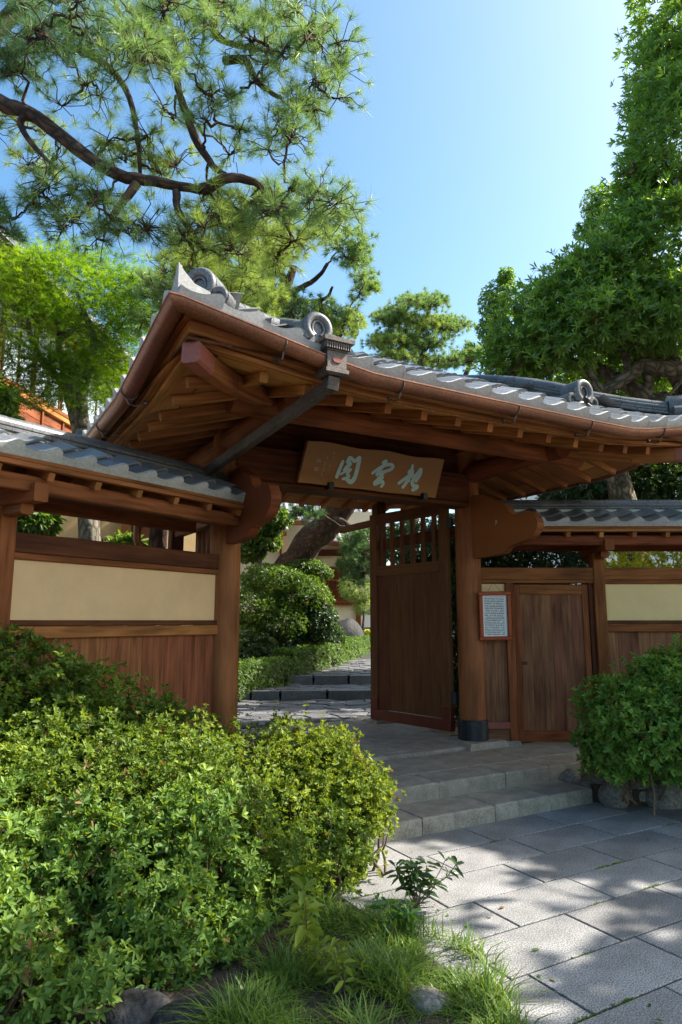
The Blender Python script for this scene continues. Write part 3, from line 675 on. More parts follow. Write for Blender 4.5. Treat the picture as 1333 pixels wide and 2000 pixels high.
# ================================================================== WING WALLS (roofed fences)
TMW = tilemesh('roof_tile', .24, .018, 0, .03); TMW.materials.append(M['tile'])
TEW = tilemesh('eave_tile', .24, .018, .06, .032); TEW.materials.append(M['tile']); TEW.materials.append(M['tile_face']); face_split(TEW, 0)
for me_ in (TMW, TEW): me_.polygons.foreach_set('use_smooth', [True]*len(me_.polygons)); me_.set_sharp_from_angle(angle=math.radians(35))
def wing(root, O, dv, nf, S0, S1, posts, left, door=None, tile_s0=None):
    """O pillar base, dv along wall away from the pillar, nf front normal"""
    W = lambda s, o, z: O+dv*s+nf*o+UZ*z
    def bx(nm, s0, s1, o, th, z0, z1, mat, ch=.005, par=None):
        m = MB()
        if s1-s0 > z1-z0: m.beam(W(s0, o, (z0+z1)/2), W(s1, o, (z0+z1)/2), th, z1-z0, ch=ch)
        else: m.beam(W((s0+s1)/2, o, z0), W((s0+s1)/2, o, z1), s1-s0, th, up=nf, ch=ch)
        return m.build(nm, mat, par or root)
    pw = .13
    bays = []; a = S0
    for p in posts: bays.append((a, p-pw/2)); a = p+pw/2
    bays.append((a, S1))
    for p in posts:
        bx('post', p-pw/2, p+pw/2, 0, .13, .22, 2.36, M['wood'], .01)
        m = MB(); m.beam(W(p, -.42, 2.42), W(p, .42, 2.42), .1, .12, ch=.008); m.build('bracket_arm', M['wood'], root)
        m = MB(); m.beam(W(p, -.27, 2.325), W(p, .27, 2.325), .09, .07, ch=.012); m.build('bracket_arm', M['wood'], root)
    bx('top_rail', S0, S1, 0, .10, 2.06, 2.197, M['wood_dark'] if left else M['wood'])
    for i, (a, b) in enumerate(bays):
        if door and i == 0:
            d0, d1 = door
            bx('jamb', d0-.10, d0-.004, 0, .09, .3, 2.02, M['wood']); bx('jamb', d1+.004, d1+.055, -.01, .09, .3, 2.02, M['wood_dark'])
            bx('strip', a, b, .01, .075, 2.022, 2.058, M['wood'])
            segs = [(a, d0-.10)]
        else:
            bx('strip', a, b, .01, .075, 2.014, 2.058, M['wood']); segs = [(a, b)]
        for (p, q) in segs:
            bx('plaster_panel', p, q, -.005, .05, 1.60, 2.013, M['plaster'], .002)
            bx('strip', p, q, .012, .075, 1.562, 1.604, M['wood_dark'])
            bx('rail', p, q, .015, .085, 1.478, 1.560, M['wood_mid'] if left else M['wood'])
            n = max(2, int(round((q-p)/.118))); 
            for k in range(n):
                w_ = (q-p)/n; bx('plank', p+w_*k+.0006, p+w_*(k+1)-.0006, random.uniform(-.0006, .0006), .03, .50, 1.477, (M['plank'] if left else M['plank_r']), .0015)
            bx('rail', p, q, .012, .085, .425, .498, M['red'] if not left and door and i == 0 else M['wood'])
            bx('skirt_board', p, q, 0, .04, .30, .424, (M['plank'] if left else M['plank_r']))
            bx('foot_stone', p, q+(.1 if door and i == 0 else 0), 0, .2, .15, .30, M['step'])
    if door:
        d0, d1 = door; D = thing_part('wicket_door', root); z0, z1 = .285, 2.005; o = .0
        bx('stile', d0, d0+.07, o, .045, z0, z1, M['wood'], par=D); bx('stile', d1-.07, d1, o, .045, z0, z1, M['wood'], par=D)
        bx('rail', d0+.071, d1-.071, o, .045, z1-.115, z1, M['wood'], par=D); bx('rail', d0+.071, d1-.071, o, .045, z0, z0+.12, M['wood'], par=D)
        n = 6
        for k in range(n):
            w_ = (d1-d0-.14)/n; bx('plank', d0+.07+w_*k+.0006, d0+.07+w_*(k+1)-.0006, o-.002, .026, z0+.121, z1-.116, (M['plank'] if left else M['plank_r']), .0015, D)
        bx('finger_pull', d0+.055, d0+.125, o+.021, .006, 1.115, 1.150, M['wood_dark'], .001, D)
        m = MB(); m.tube([W(d0+.17, .012, .86), W(d0+.17, .022, .86)], .008, 8); m.build('peg', M['wood_dark'], D)
    # head beam, eave purlins, rafters, tiles
    r0 = S0 if tile_s0 is None else tile_s0
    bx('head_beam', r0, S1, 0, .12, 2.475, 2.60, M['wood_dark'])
    for s in (-1, 1):
        f0 = r0+(.12 if s > 0 else 0)
        m = MB(); m.beam(W(f0, s*.33, 2.475), W(S1, s*.33, 2.475), .085, .105, ch=.008); m.build('eave_purlin', M['wood'], root)
        k = f0+.08
        while k < S1:
            m = MB(); m.beam(W(k, s*.44, 2.525), W(k, s*.02, 2.70), .045, .055, ch=.003); m.build('rafter', M['wood_light'], root); k += .36
        m = MB(); m.beam(W(f0, s*.445, 2.573), W(S1, s*.445, 2.573), .05, .032, ch=.004); m.build('eave_strip', M['wood_light'], root)
        m = MB(); m.plate([W(f0, s*.40, 2.575), W(S1, s*.40, 2.575), W(S1, s*.02, 2.735), W(f0, s*.02, 2.735)], UZ*.014); m.build('soffit_board', M['soffit'], root)
        m = MB(); m.beam(W(f0, s*.455, 2.604), W(S1, s*.455, 2.604), .03, .028, ch=.003); m.build('eave_strip', M['wood'], root)
        n = int((S1-f0)/PT)+1
        slv = -nf*s*.40+UZ*.205; slv = slv/np.linalg.norm(slv)
        ax = np.cross(slv, np.cross(-nf*s, UZ)); ax = dv.copy()
        if np.dot(np.cross(ax, slv), UZ) < 0: ax = -dv
        for k in range(n):
            for r in range(2):
                st = f0+PT*k if np.dot(ax, dv) > 0 else f0+PT*(k+1)
                p = W(st, s*.47, 2.635)+slv*(r*.205-.005)
                if r == 0: place_tile(TEW, 'eave_tile', root, p, ax, slv, UZ, .003)
                else: place_tile(TMW, 'roof_tile', root, p, ax, slv, UZ, .006)
    m = MB(); m.beam(W(r0, 0, 2.80), W(S1, 0, 2.80), .17, .13); m.build('ridge_bed', M['white'], root)
    ridge(root, [W(s, 0, 2.862) for s in np.linspace(r0, S1, 6)], .21, 2, .068, .30, .034)
dL = -azd(34); nL = V(.4383, -.8988, 0)
fl = thing('roofed_fence', PL+dL*1.0+V(0, 0, .2), 'tiled timber fence with a wide ochre plaster panel, beside the downpipe', 'fence')
wing(fl, PL, dL, nL, .13, 4.4, [2.15, 4.3], True, None, .10)
dR = RT.copy(); nR = -FH
fr = thing('roofed_fence', PR+dR*1.0+V(0, 0, .2), 'tiled timber fence with a small plank wicket door in it', 'fence')
wing(fr, PR, dR, nR, .13, 4.6, [1.47, 3.6], False, (.50, 1.345), .10)
# downpipe behind the left fence opening
m = MB(); W_ = lambda s, o, z: PL+dL*s+nL*o+UZ*z
m.tube([W_(.62, -.5, 2.6), W_(.62, -.5, 2.33), W_(.60, -.5, 2.28), W_(.36, -.46, 2.18), W_(.30, -.45, 2.1), W_(.30, -.45, .4)], .035, 12)
m.build('downpipe', M['copper'], fl, True)
# framed notice hung on the wall beside the pillar
fc = [Wp(x, y, PR+nR*.165, nR) for x, y in ((932, 1155), (998, 1154), (1002, 1250), (939, 1253))]
ctr = sum(fc)/4
no = thing('framed_notice', ctr-UZ*.27+nR*0, 'notice in an orange varnished frame hanging beside the round pillar', 'notice')
tl = RT*.02*0
fx = (fc[1]-fc[0]); fx /= np.linalg.norm(fx); fz = np.cross(fx, nR); fz = fz/np.linalg.norm(fz); fz = fz if fz[2] > 0 else -fz
fz = (UZ*.995+nR*.06); fz -= fx*np.dot(fx, fz); fz /= np.linalg.norm(fz); fn = np.cross(fx, fz); fn = fn if np.dot(fn, nR) > 0 else -fn
hw, hh = .178, .268
F_ = lambda a, b, c=0: ctr+fx*a+fz*b+fn*c
for (a, b), (c, d) in (((-hw, hh-.022), (hw, hh-.022)), ((-hw, -hh+.022), (hw, -hh+.022)), ((-hw+.022, -hh+.0445), (-hw+.022, hh-.0445)), ((hw-.022, -hh+.0445), (hw-.022, hh-.0445))):
    m = MB(); up = fz if abs(a-c) > .1 else fx
    m.beam(F_(a, b), F_(c, d), .03 if True else 0, .044, up=up, ch=.01); m.build('frame_bar', M['frame'], no)
mm, t, b_, N, L = newmat('printed_sheet')
uvn = N.new('ShaderNodeUVMap'); sx_ = N.new('ShaderNodeSeparateXYZ'); L(uvn.outputs[0], sx_.inputs[0])
def mth(op, a, b=None):
    n = N.new('ShaderNodeMath'); n.operation = op
    for i, q in enumerate((a, b)):
        if q is None: continue
        if isinstance(q, (int, float)): n.inputs[i].default_value = q
        else: L(q, n.inputs[i])
    return n.outputs[0]
ln_ = mth('FRACT', mth('MULTIPLY', sx_.outputs[1], 24)); inl = mth('LESS_THAN', ln_, .5)
nz = N.new('ShaderNodeTexNoise'); nz.inputs['Scale'].default_value = 1; nz.inputs['Detail'].default_value = 1
cmb = N.new('ShaderNodeCombineXYZ'); L(mth('MULTIPLY', sx_.outputs[0], 46), cmb.inputs[0]); L(mth('MULTIPLY', mth('FLOOR', mth('MULTIPLY', sx_.outputs[1], 24)), 3.7), cmb.inputs[1]); L(cmb.outputs[0], nz.inputs[0])
n4 = N.new('ShaderNodeTexNoise'); n4.inputs['Scale'].default_value = 1; c4 = N.new('ShaderNodeCombineXYZ')
L(mth('FLOOR', mth('MULTIPLY', sx_.outputs[1], 24)), c4.inputs[1]); L(c4.outputs[0], n4.inputs[0])
endx = mth('ADD', mth('MULTIPLY', n4.outputs[0], .9), .42)
mk = mth('MULTIPLY', inl, mth('MULTIPLY', mth('GREATER_THAN', nz.outputs[0], .43), mth('MULTIPLY', mth('GREATER_THAN', sx_.outputs[0], .07), mth('LESS_THAN', sx_.outputs[0], mth('MINIMUM', endx, .93)))))
mk = mth('MULTIPLY', mk, mth('MULTIPLY', mth('LESS_THAN', sx_.outputs[1], .97), mth('GREATER_THAN', sx_.outputs[1], .03)))
mix = N.new('ShaderNodeMix'); mix.data_type = 'RGBA'; L(mth('MULTIPLY', mk, .85), mix.inputs[0]); mix.inputs[6].default_value = (.74, .76, .76, 1); mix.inputs[7].default_value = (.05, .05, .06, 1)
tq = N.new('ShaderNodeMix'); tq.data_type = 'RGBA'; L(mth('GREATER_THAN', sx_.outputs[0], .955), tq.inputs[0]); L(mix.outputs[2], tq.inputs[6]); tq.inputs[7].default_value = (.15, .42, .42, 1)
L(tq.outputs[2], b_.inputs['Base Color']); b_.inputs['Roughness'].default_value = .12
m = MB(); a, b = hw-.042, hh-.042
m.add([F_(-a, -b, -.003), F_(a, -b, -.003), F_(a, b, -.003), F_(-a, b, -.003)], [[0, 1, 2, 3]], [[(0, 0), (1, 0), (1, 1), (0, 1)]])
m.build('printed_sheet', mm, no)
m = MB(); m.add([F_(-hw+.01, -hh+.01, -.010), F_(hw-.01, -hh+.01, -.010), F_(hw-.01, hh-.01, -.010), F_(-hw+.01, hh-.01, -.010)], [[0, 1, 2, 3]]); m.build('backing', M['wood_dark'], no)
hk = F_(.0, hh+.10, -.06)
m = MB(); m.tube([F_(-.07, hh, -.01), hk, F_(.07, hh, -.01)], .0025, 6); m.build('hanging_cord', M['steel'], no)
m = MB(); m.tube([hk-fn*.06, hk+fn*.012, hk+fn*.012+UZ*.02], .005, 6); m.build('hook', M['steel'], no)

# ================================================================== GARDEN GROUND, PATH
def gz(x, y): return .26+.045*max(0., .5*x+.866*y-11.0)
vs, fs, idx = [], [], {}
def behind(x, y):
    p = V(x, y, 0)
    if y < 8.15 and 1.2 < x < 6.6: return False
    return np.dot(p-PL, nL) < -.05 if x < 3.7 else np.dot(p-PR, nR) < -.05
gx = np.arange(-40, 60.1, .5); gy = np.arange(-20, 70.1, .5); mb = MB()
for i, x in enumerate(gx[:-1]):
    for j, y in enumerate(gy[:-1]):
        if (x < -15 or x > 25 or y > 30) and False: continue
        if not behind(x+.25, y+.25): continue
        ks = []
        for a, b in ((i, j), (i+1, j), (i+1, j+1), (i, j+1)):
            if (a, b) not in idx: idx[(a, b)] = len(vs); vs.append((gx[a], gy[b], gz(gx[a], gy[b])-.02+.012*math.sin(gx[a]*3)*math.cos(gy[b]*2.3)))
            ks.append(idx[(a, b)])
        fs.append(ks)
me = arr_mesh('garden_ground', np.array(vs), np.array(fs)); link('garden_ground', me, M['soil'], kind='structure')
u1, n1 = V(.901, -.433, 0), V(.433, .901, 0)
Q1, Q2 = 11.84, 13.25
def pathz(q): return .292 if q < Q1 else (.425 if q < Q2 else .56+.025*(q-Q2))
hedge_line = [V(2.4, 9.6, 0), V(3.2, 10.25, 0), V(4.45, 11.15, 0), V(5.3, 11.75, 0), V(6.3, 12.45, 0), V(7.5, 13.5, 0), V(9.3, 15.5, 0), V(12, 18.8, 0)]
def left_of_hedge(p):
    for a, b in zip(hedge_line[:-1], hedge_line[1:]):
        if a[0]-.01 <= p[0] <= b[0]: 
            t = (p[0]-a[0])/(b[0]-a[0]); return p[1] > a[1]+(b[1]-a[1])*t
    return p[0] < 2.4
# path bed as a strip right of the hedge
pv2 = MB()
for (qa, qb) in ((8.9, Q1), (Q1, Q2), (Q2, 20)):
    n_ = 8 if qb > 15 else 3
    for k in range(n_):
        a, b = qa+(qb-qa)*k/n_, qa+(qb-qa)*(k+1)/n_
        za, zb = pathz(a+1e-4)-.014, pathz(b-1e-4)-.014
        s0 = -2.6 if qb <= Q1 else -1.2
        pv2.add([n1*a+u1*s0+UZ*za, n1*a+u1*7+UZ*za, n1*b+u1*7+UZ*zb, n1*b+u1*s0+UZ*zb], [[0, 1, 2, 3]])
path = pv2.build('garden_path', M['mortar'], kind='structure')
def clip(poly, p, n):
    out = []
    for i in range(len(poly)):
        a, b = poly[i], poly[(i+1) % len(poly)]; da, db = np.dot(a-p, n), np.dot(b-p, n)
        if da <= 0: out.append(a)
        if da*db < 0: out.append(a+(b-a)*(da/(da-db)))
    return out
cells = []; cs = .33
for i in range(-10, 22):
    for j in range(0, 38): cells.append(np.array([i*cs+(cs/2 if j % 2 else 0)+random.uniform(-.17, .17), 8.4+j*cs*.8+random.uniform(-.13, .13)]))
cells = np.array(cells); nst = 0
for c in cells:
    p = u1*c[0]+n1*c[1]; q = c[1]
    if q < 8.45 or q > 17.5 or p[1] < 8.28 or left_of_hedge(p+V(-.05, .2, 0)) or c[0] > 5.2: continue
    if abs(q-Q1) < .09 or abs(q-Q2) < .09: continue
    x_, y_ = (lambda v: (666.5+FPX*(v@RT)/(v@FW), 0))(p+UZ*.4-CAM)
    if x_ < 430 or x_ > 800: continue
    nb_ = cells[np.argsort(((cells-c)**2).sum(1))[1:14]]; poly = [c+np.array(o) for o in ((-.6, -.6), (.6, -.6), (.6, .6), (-.6, .6))]
    for o in nb_: d = o-c; poly = clip(poly, (c+o)/2-d/np.linalg.norm(d)*.012, d)
    for qq in (Q1, Q2):
        if q < qq: poly = clip(poly, np.array([0, qq-.03]), np.array([0, 1.]))
        else: poly = clip(poly, np.array([0, qq+.20]), np.array([0, -1.]))
    P3 = []
    for a in poly: P3.append(u1*a[0]+n1*a[1])
    P3 = [p_ for p_ in P3]
    if len(P3) < 3 or min(p_[1] for p_ in P3) < 8.2: continue
    z = pathz(q)+random.uniform(-.006, .008); ctr_ = sum(P3)/len(P3)
    m = MB(); k = len(P3)
    lo = [p_+UZ*(z-.05) for p_ in P3]; hi = [ctr_+(p_-ctr_)*.97+UZ*z for p_ in P3]
    m.add(lo+hi, [[t, (t+1) % k, k+(t+1) % k, k+t] for t in range(k)]+[list(range(k, 2*k))]); m.build('flagstone', M['flag'], path); nst += 1
for qq in (Q1, Q2):
    s = -1.35 if qq == Q1 else .0
    while s < 4.5:
        L_ = random.uniform(.45, .85); za, zb = pathz(qq-.01)-.05, pathz(qq+.01)+.008
        m = MB(); a, b = s+.008, s+L_-.008; j = lambda: random.uniform(-.018, .018)
        lo = [u1*a+n1*(qq+j())+UZ*za, u1*b+n1*(qq+j())+UZ*za, u1*b+n1*(qq+.2)+UZ*za, u1*a+n1*(qq+.2)+UZ*za]
        hi = [u1*(a+.02)+n1*(qq-.02+j())+UZ*zb, u1*(b-.02)+n1*(qq-.02+j())+UZ*zb, u1*(b-.01)+n1*(qq+.2)+UZ*zb, u1*(a+.01)+n1*(qq+.2)+UZ*zb]
        m.add(lo+hi, [[0, 1, 5, 4], [1, 2, 6, 5], [2, 3, 7, 6], [3, 0, 4, 7], [4, 5, 6, 7]]); m.build('kerb_stone', M['flag'], path); s += L_

# ================================================================== ROCKS
def rock(name, c, r, mat, seed=0, parent=None, sub=3, rough=.22, flat=.0):
    import bmesh
    bm = bmesh.new(); bmesh.ops.create_icosphere(bm, subdivisions=sub, radius=1); rr = random.Random(seed)
    ph = [(rr.uniform(-3, 3), rr.uniform(-3, 3), rr.uniform(-3, 3), rr.uniform(0, 6)) for _ in range(6)]
    for v in bm.verts:
        p = v.co; d = 1+rough*sum(math.sin(a*p.x+b*p.y+c_*p.z+e) for a, b, c_, e in ph)/2.6
        v.co = Vector((p.x*d*r[0], p.y*d*r[1], p.z*d*r[2]))
    me = bpy.data.meshes.new(name); bm.to_mesh(me); bm.free()
    return link(name, me, mat, parent, 2, loc=c)

# ================================================================== FOLIAGE MACHINERY
def unit(a): return a/(np.linalg.norm(a, axis=-1, keepdims=True)+1e-9)
def rosette_mesh(name, P, A, k, L, Wf, th0=40, th1=85, droop=.25, jl=.3, fold=.25, tone=None, parts=1):
    """k elliptic leaves round each shoot tip P with axis A -> quads folded along the midrib"""
    n = len(P); A = unit(A); ref = np.where(abs(A[:, 2:3]) < .9, V(0, 0, 1)[None], V(1, 0, 0)[None])
    B = unit(np.cross(A, ref)); C = np.cross(A, B)
    ph = (np.arange(k)[None]*2.39996+rng.random((n, 1))*6.28+rng.normal(0, .25, (n, k)))
    th = np.radians(rng.uniform(th0, th1, (n, k)))
    D = A[:, None]*np.cos(th)[..., None]+(B[:, None]*np.cos(ph)[..., None]+C[:, None]*np.sin(ph)[..., None])*np.sin(th)[..., None]
    ln = L*(1-jl+2*jl*rng.random((n, k)))[..., None]; sz = rng.uniform(.75, 1.2, (n, 1))[..., None]; ln = ln*sz
    S = unit(np.cross(D, A[:, None]+.35*rng.normal(0, 1, (n, k, 3)))); Nn = np.cross(S, D)
    base = P[:, None]+A[:, None]*ln*rng.uniform(-.35, .1, (n, k))[..., None]
    dn = np.array([0, 0, -1.])*droop
    w = ln*Wf/2
    p0 = base; p3 = base+D*ln+dn*ln
    l1 = base+D*ln*.32+S*w*.85+Nn*w*fold+dn*ln*.1; r1 = base+D*ln*.32-S*w*.85+Nn*w*fold+dn*ln*.1
    l2 = base+D*ln*.70+S*w*.78+Nn*w*fold+dn*ln*.45; r2 = base+D*ln*.70-S*w*.78+Nn*w*fold+dn*ln*.45
    v = np.stack([p0, l1, l2, p3, r2, r1], 2).reshape(-1, 3); m = n*k
    b = np.arange(m)[:, None]*6
    f = np.concatenate([b+np.array([[0, 1, 2, 3]]), b+np.array([[0, 3, 4, 5]])], 1).reshape(-1, 4)
    t = (rng.random((n, 1))*.6+rng.random((n, k))*.4) if tone is None else np.clip(tone[:, None]+rng.normal(0, .13, (n, k)), 0, 1)
    uv = np.zeros((m, 8, 2), np.float32); uv[:, :, 0] = t.reshape(-1)[:, None]; uv[:, :, 1] = np.array([0, .3, .7, 1, 0, 1, .7, .3])
    return arr_mesh(name, v, f, uv.reshape(-1, 2))
def needle_mesh(name, P, A, k, L, w, cone=75, tone=None):
    n = len(P); A = unit(A); ref = np.where(abs(A[:, 2:3]) < .9, V(0, 0, 1)[None], V(1, 0, 0)[None]); B = unit(np.cross(A, ref)); C = np.cross(A, B)
    ph = rng.random((n, k))*6.283; th = np.radians(cone)*np.sqrt(rng.random((n, k)))
    D = A[:, None]*np.cos(th)[..., None]+(B[:, None]*np.cos(ph)[..., None]+C[:, None]*np.sin(ph)[..., None])*np.sin(th)[..., None]
    ln = L*rng.uniform(.7, 1.1, (n, k))[..., None]*rng.uniform(.8, 1.15, (n, 1))[..., None]
    S = unit(np.cross(D, rng.normal(0, 1, (n, k, 3))))
    base = P[:, None]-A[:, None]*L*.45*rng.random((n, k))[..., None]; tip = base+D*ln+np.array([0, 0, -.12])*ln*rng.random((n, k))[..., None]
    v = np.stack([base+S*w/2, base-S*w/2, tip], 2).reshape(-1, 3); m = n*k
    f = np.arange(m*3).reshape(-1, 3)
    t = rng.random((n, 1))*.55+rng.random((n, k))*.45 if tone is None else np.clip(tone[:, None]+rng.normal(0, .15, (n, k)), 0, 1)
    uv = np.zeros((m, 3, 2), np.float32); uv[:, :, 0] = t.reshape(-1)[:, None]; uv[:, :, 1] = [0, 0, 1]
    return arr_mesh(name, v, f, uv.reshape(-1, 2))
def star_mesh(name, P, A, L, lobes=5, tone=None):
    """palmate maple leaves: fan of narrow lobes"""
    n = len(P); A = unit(A); ref = np.where(abs(A[:, 2:3]) < .9, V(0, 0, 1)[None], V(1, 0, 0)[None]); B = unit(np.cross(A, ref)); C = np.cross(A, B)
    r0 = rng.random((n, 1))*6.283; sz = L*rng.uniform(.65, 1.2, (n, 1))
    vs_ = [P]
    for k in range(lobes):
        an = r0+(k-(lobes-1)/2)*math.radians(52); s = sz*(1-.16*abs(k-(lobes-1)/2))
        for da, q in ((-.26, .42), (0, 1), (.26, .42)):
            d = B*np.cos(an+da)+C*np.sin(an+da); vs_.append(P+d*s*q+A*(-.18*s*q*q))
    v = np.stack(vs_, 1); nv = v.shape[1]; b = np.arange(n)[:, None, None]*nv
    q = np.array([[0, 1+3*k, 2+3*k, 3+3*k] for k in range(lobes)])[None]
    f = (b+q).reshape(-1, 4); t = rng.random(n) if tone is None else tone
    uv = np.zeros((n, lobes*4, 2), np.float32); uv[:, :, 0] = t[:, None]; uv[:, :, 1] = .5
    return arr_mesh(name, v.reshape(-1, 3), f, uv.reshape(-1, 2))
def lump(p, s=1.0, seed=0.):
    return (np.sin(p[:, 0]*3.1*s+seed)*np.cos(p[:, 1]*2.7*s+1.3*seed)+.6*np.sin(p[:, 2]*4.3*s+p[:, 0]*2.1*s+seed*2)+.5*np.sin(p[:, 1]*6.7*s-p[:, 2]*3.3*s+seed)+.4*np.sin(p[:, 0]*9.1*s+p[:, 1]*7.3*s+p[:, 2]*8.0*s))/2.5
def blob_points(blobs, n, depth=.25, bump=.16, s=1.0, seed=0., floor=None, up=.35, keep=1.0):
    """points through the outer shell of a union of ellipsoids, with outward axes; depth = fraction of radius"""
    C = np.array([b[0] for b in blobs], float); R = np.array([b[1] for b in blobs], float)
    area = (R[:, 0]*R[:, 1]+R[:, 0]*R[:, 2]+R[:, 1]*R[:, 2]); pr = area/area.sum(); P_, A_, D_ = [], [], []
    tot = 0; it = 0
    while tot < n and it < 14:
        it += 1; m = n*2; i = rng.choice(len(blobs), m, p=pr); d = unit(rng.normal(0, 1, (m, 3)))
        pos = C[i]+d*R[i]; bm_ = lump(pos, s, seed)
        dp = depth*rng.random(m)**1.6
        pos = C[i]+d*R[i]*(1+bump*bm_-dp)[:, None]; nr = unit(d/R[i])
        ok = np.ones(m, bool)
        for j in range(len(blobs)):
            e = (((pos-C[j])/R[j])**2).sum(1); ok &= (j == i) | (e > (1-depth*1.2)**2)
        if floor is not None: ok &= pos[:, 2] > floor
        pos, nr, dp = pos[ok], nr[ok], dp[ok]
        P_.append(pos); A_.append(unit(nr*(1-up)+V(0, 0, up)+rng.normal(0, .22, nr.shape))); D_.append(dp/max(depth, 1e-6)); tot += len(pos)
    P_, A_, D_ = np.concatenate(P_)[:n], np.concatenate(A_)[:n], np.concatenate(D_)[:n]; return P_, A_, D_
def clumped(P, A, m, sig, flat=.5):
    """replace every shoot by a small dome-shaped clump of m shoots"""
    n = len(P); A = unit(A); k = (m*rng.uniform(.5, 1.5, n)).astype(int).clip(1); i = np.repeat(np.arange(n), k); N_ = len(i); sg = (sig*rng.uniform(.6, 1.3, n))[i]
    d = rng.normal(0, 1, (N_, 3)); d = d-A[i]*((d*A[i]).sum(1)*(1-flat))[:, None]; d *= sg[:, None]; r2 = (d**2).sum(1)/(sg**2+1e-9)
    P2 = P[i]+d-A[i]*(.35*sg*r2)[:, None]*.5; A2 = unit(A[i]*1.0+unit(d)*.55+rng.normal(0, .2, (N_, 3)))
    return P2, A2, rng.random(n)[i]
def wiggle(a, b, n=5, amp=.12, sag=0.):
    a, b = np.array(a, float), np.array(b, float); L = np.linalg.norm(b-a); out = []
    for i in range(n+1):
        t = i/n; p = a*(1-t)+b*t
        if 0 < i < n: p = p+rng.normal(0, amp*L/n**.5, 3)
        p[2] += -sag*L*4*t*(1-t); out.append(p)
    return out
def twigs(mb, base, P, r0=.012, r1=.003, n=4, amp=.1, sides=5):
    for p in P: pt = wiggle(base, p, n, amp); mb.tube(pt, list(np.linspace(r0, r1, n+1)), sides, False)
LM = dict(
 azalea=leafmat('azalea_leaf', (.05, .10, .016), (.21, .285, .038), .30, .5, .25),
 azalea_y=leafmat('azalea_leaf_light', (.068, .12, .016), (.26, .32, .04), .34, .5, .25),
 azalea_b=leafmat('broad_azalea_leaf', (.06, .13, .026), (.21, .31, .058), .30, .5, .25),
 azalea_r=leafmat('deep_azalea_leaf', (.055, .14, .024), (.205, .335, .055), .26, .5, .25),
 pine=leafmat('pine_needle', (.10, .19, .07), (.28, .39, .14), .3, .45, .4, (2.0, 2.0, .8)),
 pine_y=leafmat('pine_needle_pale_lit', (.16, .235, .06), (.40, .50, .14), .3, .45, .4, (2.0, 2.0, .8)),  # paler needles; sunlit look of the bright pine clusters put into the colour
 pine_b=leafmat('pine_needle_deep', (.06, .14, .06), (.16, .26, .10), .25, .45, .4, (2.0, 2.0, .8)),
 maple=leafmat('maple_leaf', (.045, .12, .014), (.155, .26, .024), .42, .5, .3, (2.4, 2.2, .5)),
 podo=leafmat('podocarpus_leaf', (.052, .13, .028), (.22, .335, .072), .30, .36, .5, (3.4, 3.2, .7)),
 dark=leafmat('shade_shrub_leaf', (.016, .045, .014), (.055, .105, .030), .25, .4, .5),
 mid=leafmat('shrub_leaf', (.034, .085, .016), (.115, .175, .030), .34, .42, .4, (3.0, 2.8, .6)),
 hedge=leafmat('hedge_leaf', (.045, .105, .018), (.12, .20, .035), .3, .45),
 yellow=leafmat('golden_hedge_leaf', (.20, .24, .02), (.42, .42, .05), .4, .45),
 grass=leafmat('grass_blade', (.05, .12, .018), (.20, .28, .05), .3, .5),
 big=leafmat('broad_leaf', (.035, .10, .02), (.12, .25, .03), .3, .35),
)
M['cream'] = speck('cream_render', (.70, .58, .39), (.76, .64, .45), 30, .9, bump=.1, dirt=.12, var=.02)
M['bark_pine'] = bark('pine_bark', (.070, .035, .022), (.175, .092, .062), 7, .45)
M['bark_pale'] = bark('pale_bark', (.17, .15, .115), (.33, .30, .24), 5, .7)
M['bark_podo'] = bark('mottled_bark', (.14, .105, .07), (.33, .26, .19), 6, .6)
M['twig'] = plain('twig_bark', (.12, .075, .045), .85)

# ---- shrubs
def bush(name, label, blobs, n, k, L, Wf, mat, cat='bush', group=None, depth=.3, bump=.14, s=1.5, seed=0., floor=.02, th=(30, 80), droop=.06, up=.45, base=None, nstem=26, shoots=0, clump=None):
    C = np.array([b[0] for b in blobs], float); g = V(C[:, 0].mean(), C[:, 1].mean(), floor if base is None else base)
    root = thing(name, g, label, cat, group); P, A, D = blob_points(blobs, n//clump[0] if clump else n, depth, bump, s, seed, floor, up)
    ct = 0
    if clump: P, A, ct = clumped(P, A, clump[0], clump[1]); ok = P[:, 2] > floor; P, A, ct = P[ok], A[ok], (ct[ok]-.5)*.5
    tone = np.clip(.5+ct+.25*lump(P, 2.2, seed+2)+.15*rng.normal(0, 1, len(P)), 0, 1)
    if shoots:                                   # stray shoots standing out of the mass
        hi = np.where(A[:, 2] > .35)[0]; i = rng.choice(hi, shoots); d = unit(A[i]*.6+V(0, 0, .9)+rng.normal(0, .25, (shoots, 3))); e = P[i]+d*rng.uniform(.05, .16, (shoots, 1))*(.7+L*8)
        mid_ = (P[i]+e)/2; P = np.concatenate([P, e, mid_]); A = np.concatenate([A, d, d]); tone = np.concatenate([tone, tone[i]*.5+.5, tone[i]*.5+.4])
    link('foliage', rosette_mesh(name+'_leaves', P, A, k, L, Wf, *th, droop=droop, tone=tone), mat, root)
    mb = MB(); pick = rng.choice(len(P), nstem)
    for i in pick:
        j = int(np.argmin(((C-P[i])**2).sum(1))); b = V(C[j][0]+random.uniform(-.1, .1), C[j][1]+random.uniform(-.1, .1), g[2]-.03)
        twigs(mb, b, [P[i]-A[i]*.02], .011, .003, 5, .12)
    mb.build('stems', M['twig'], root, 2, kind='stuff'); return root
cr = lambda r, f, z: RT*r+FH*f+UZ*z          # camera-aligned ground coordinates (right, forward, up)

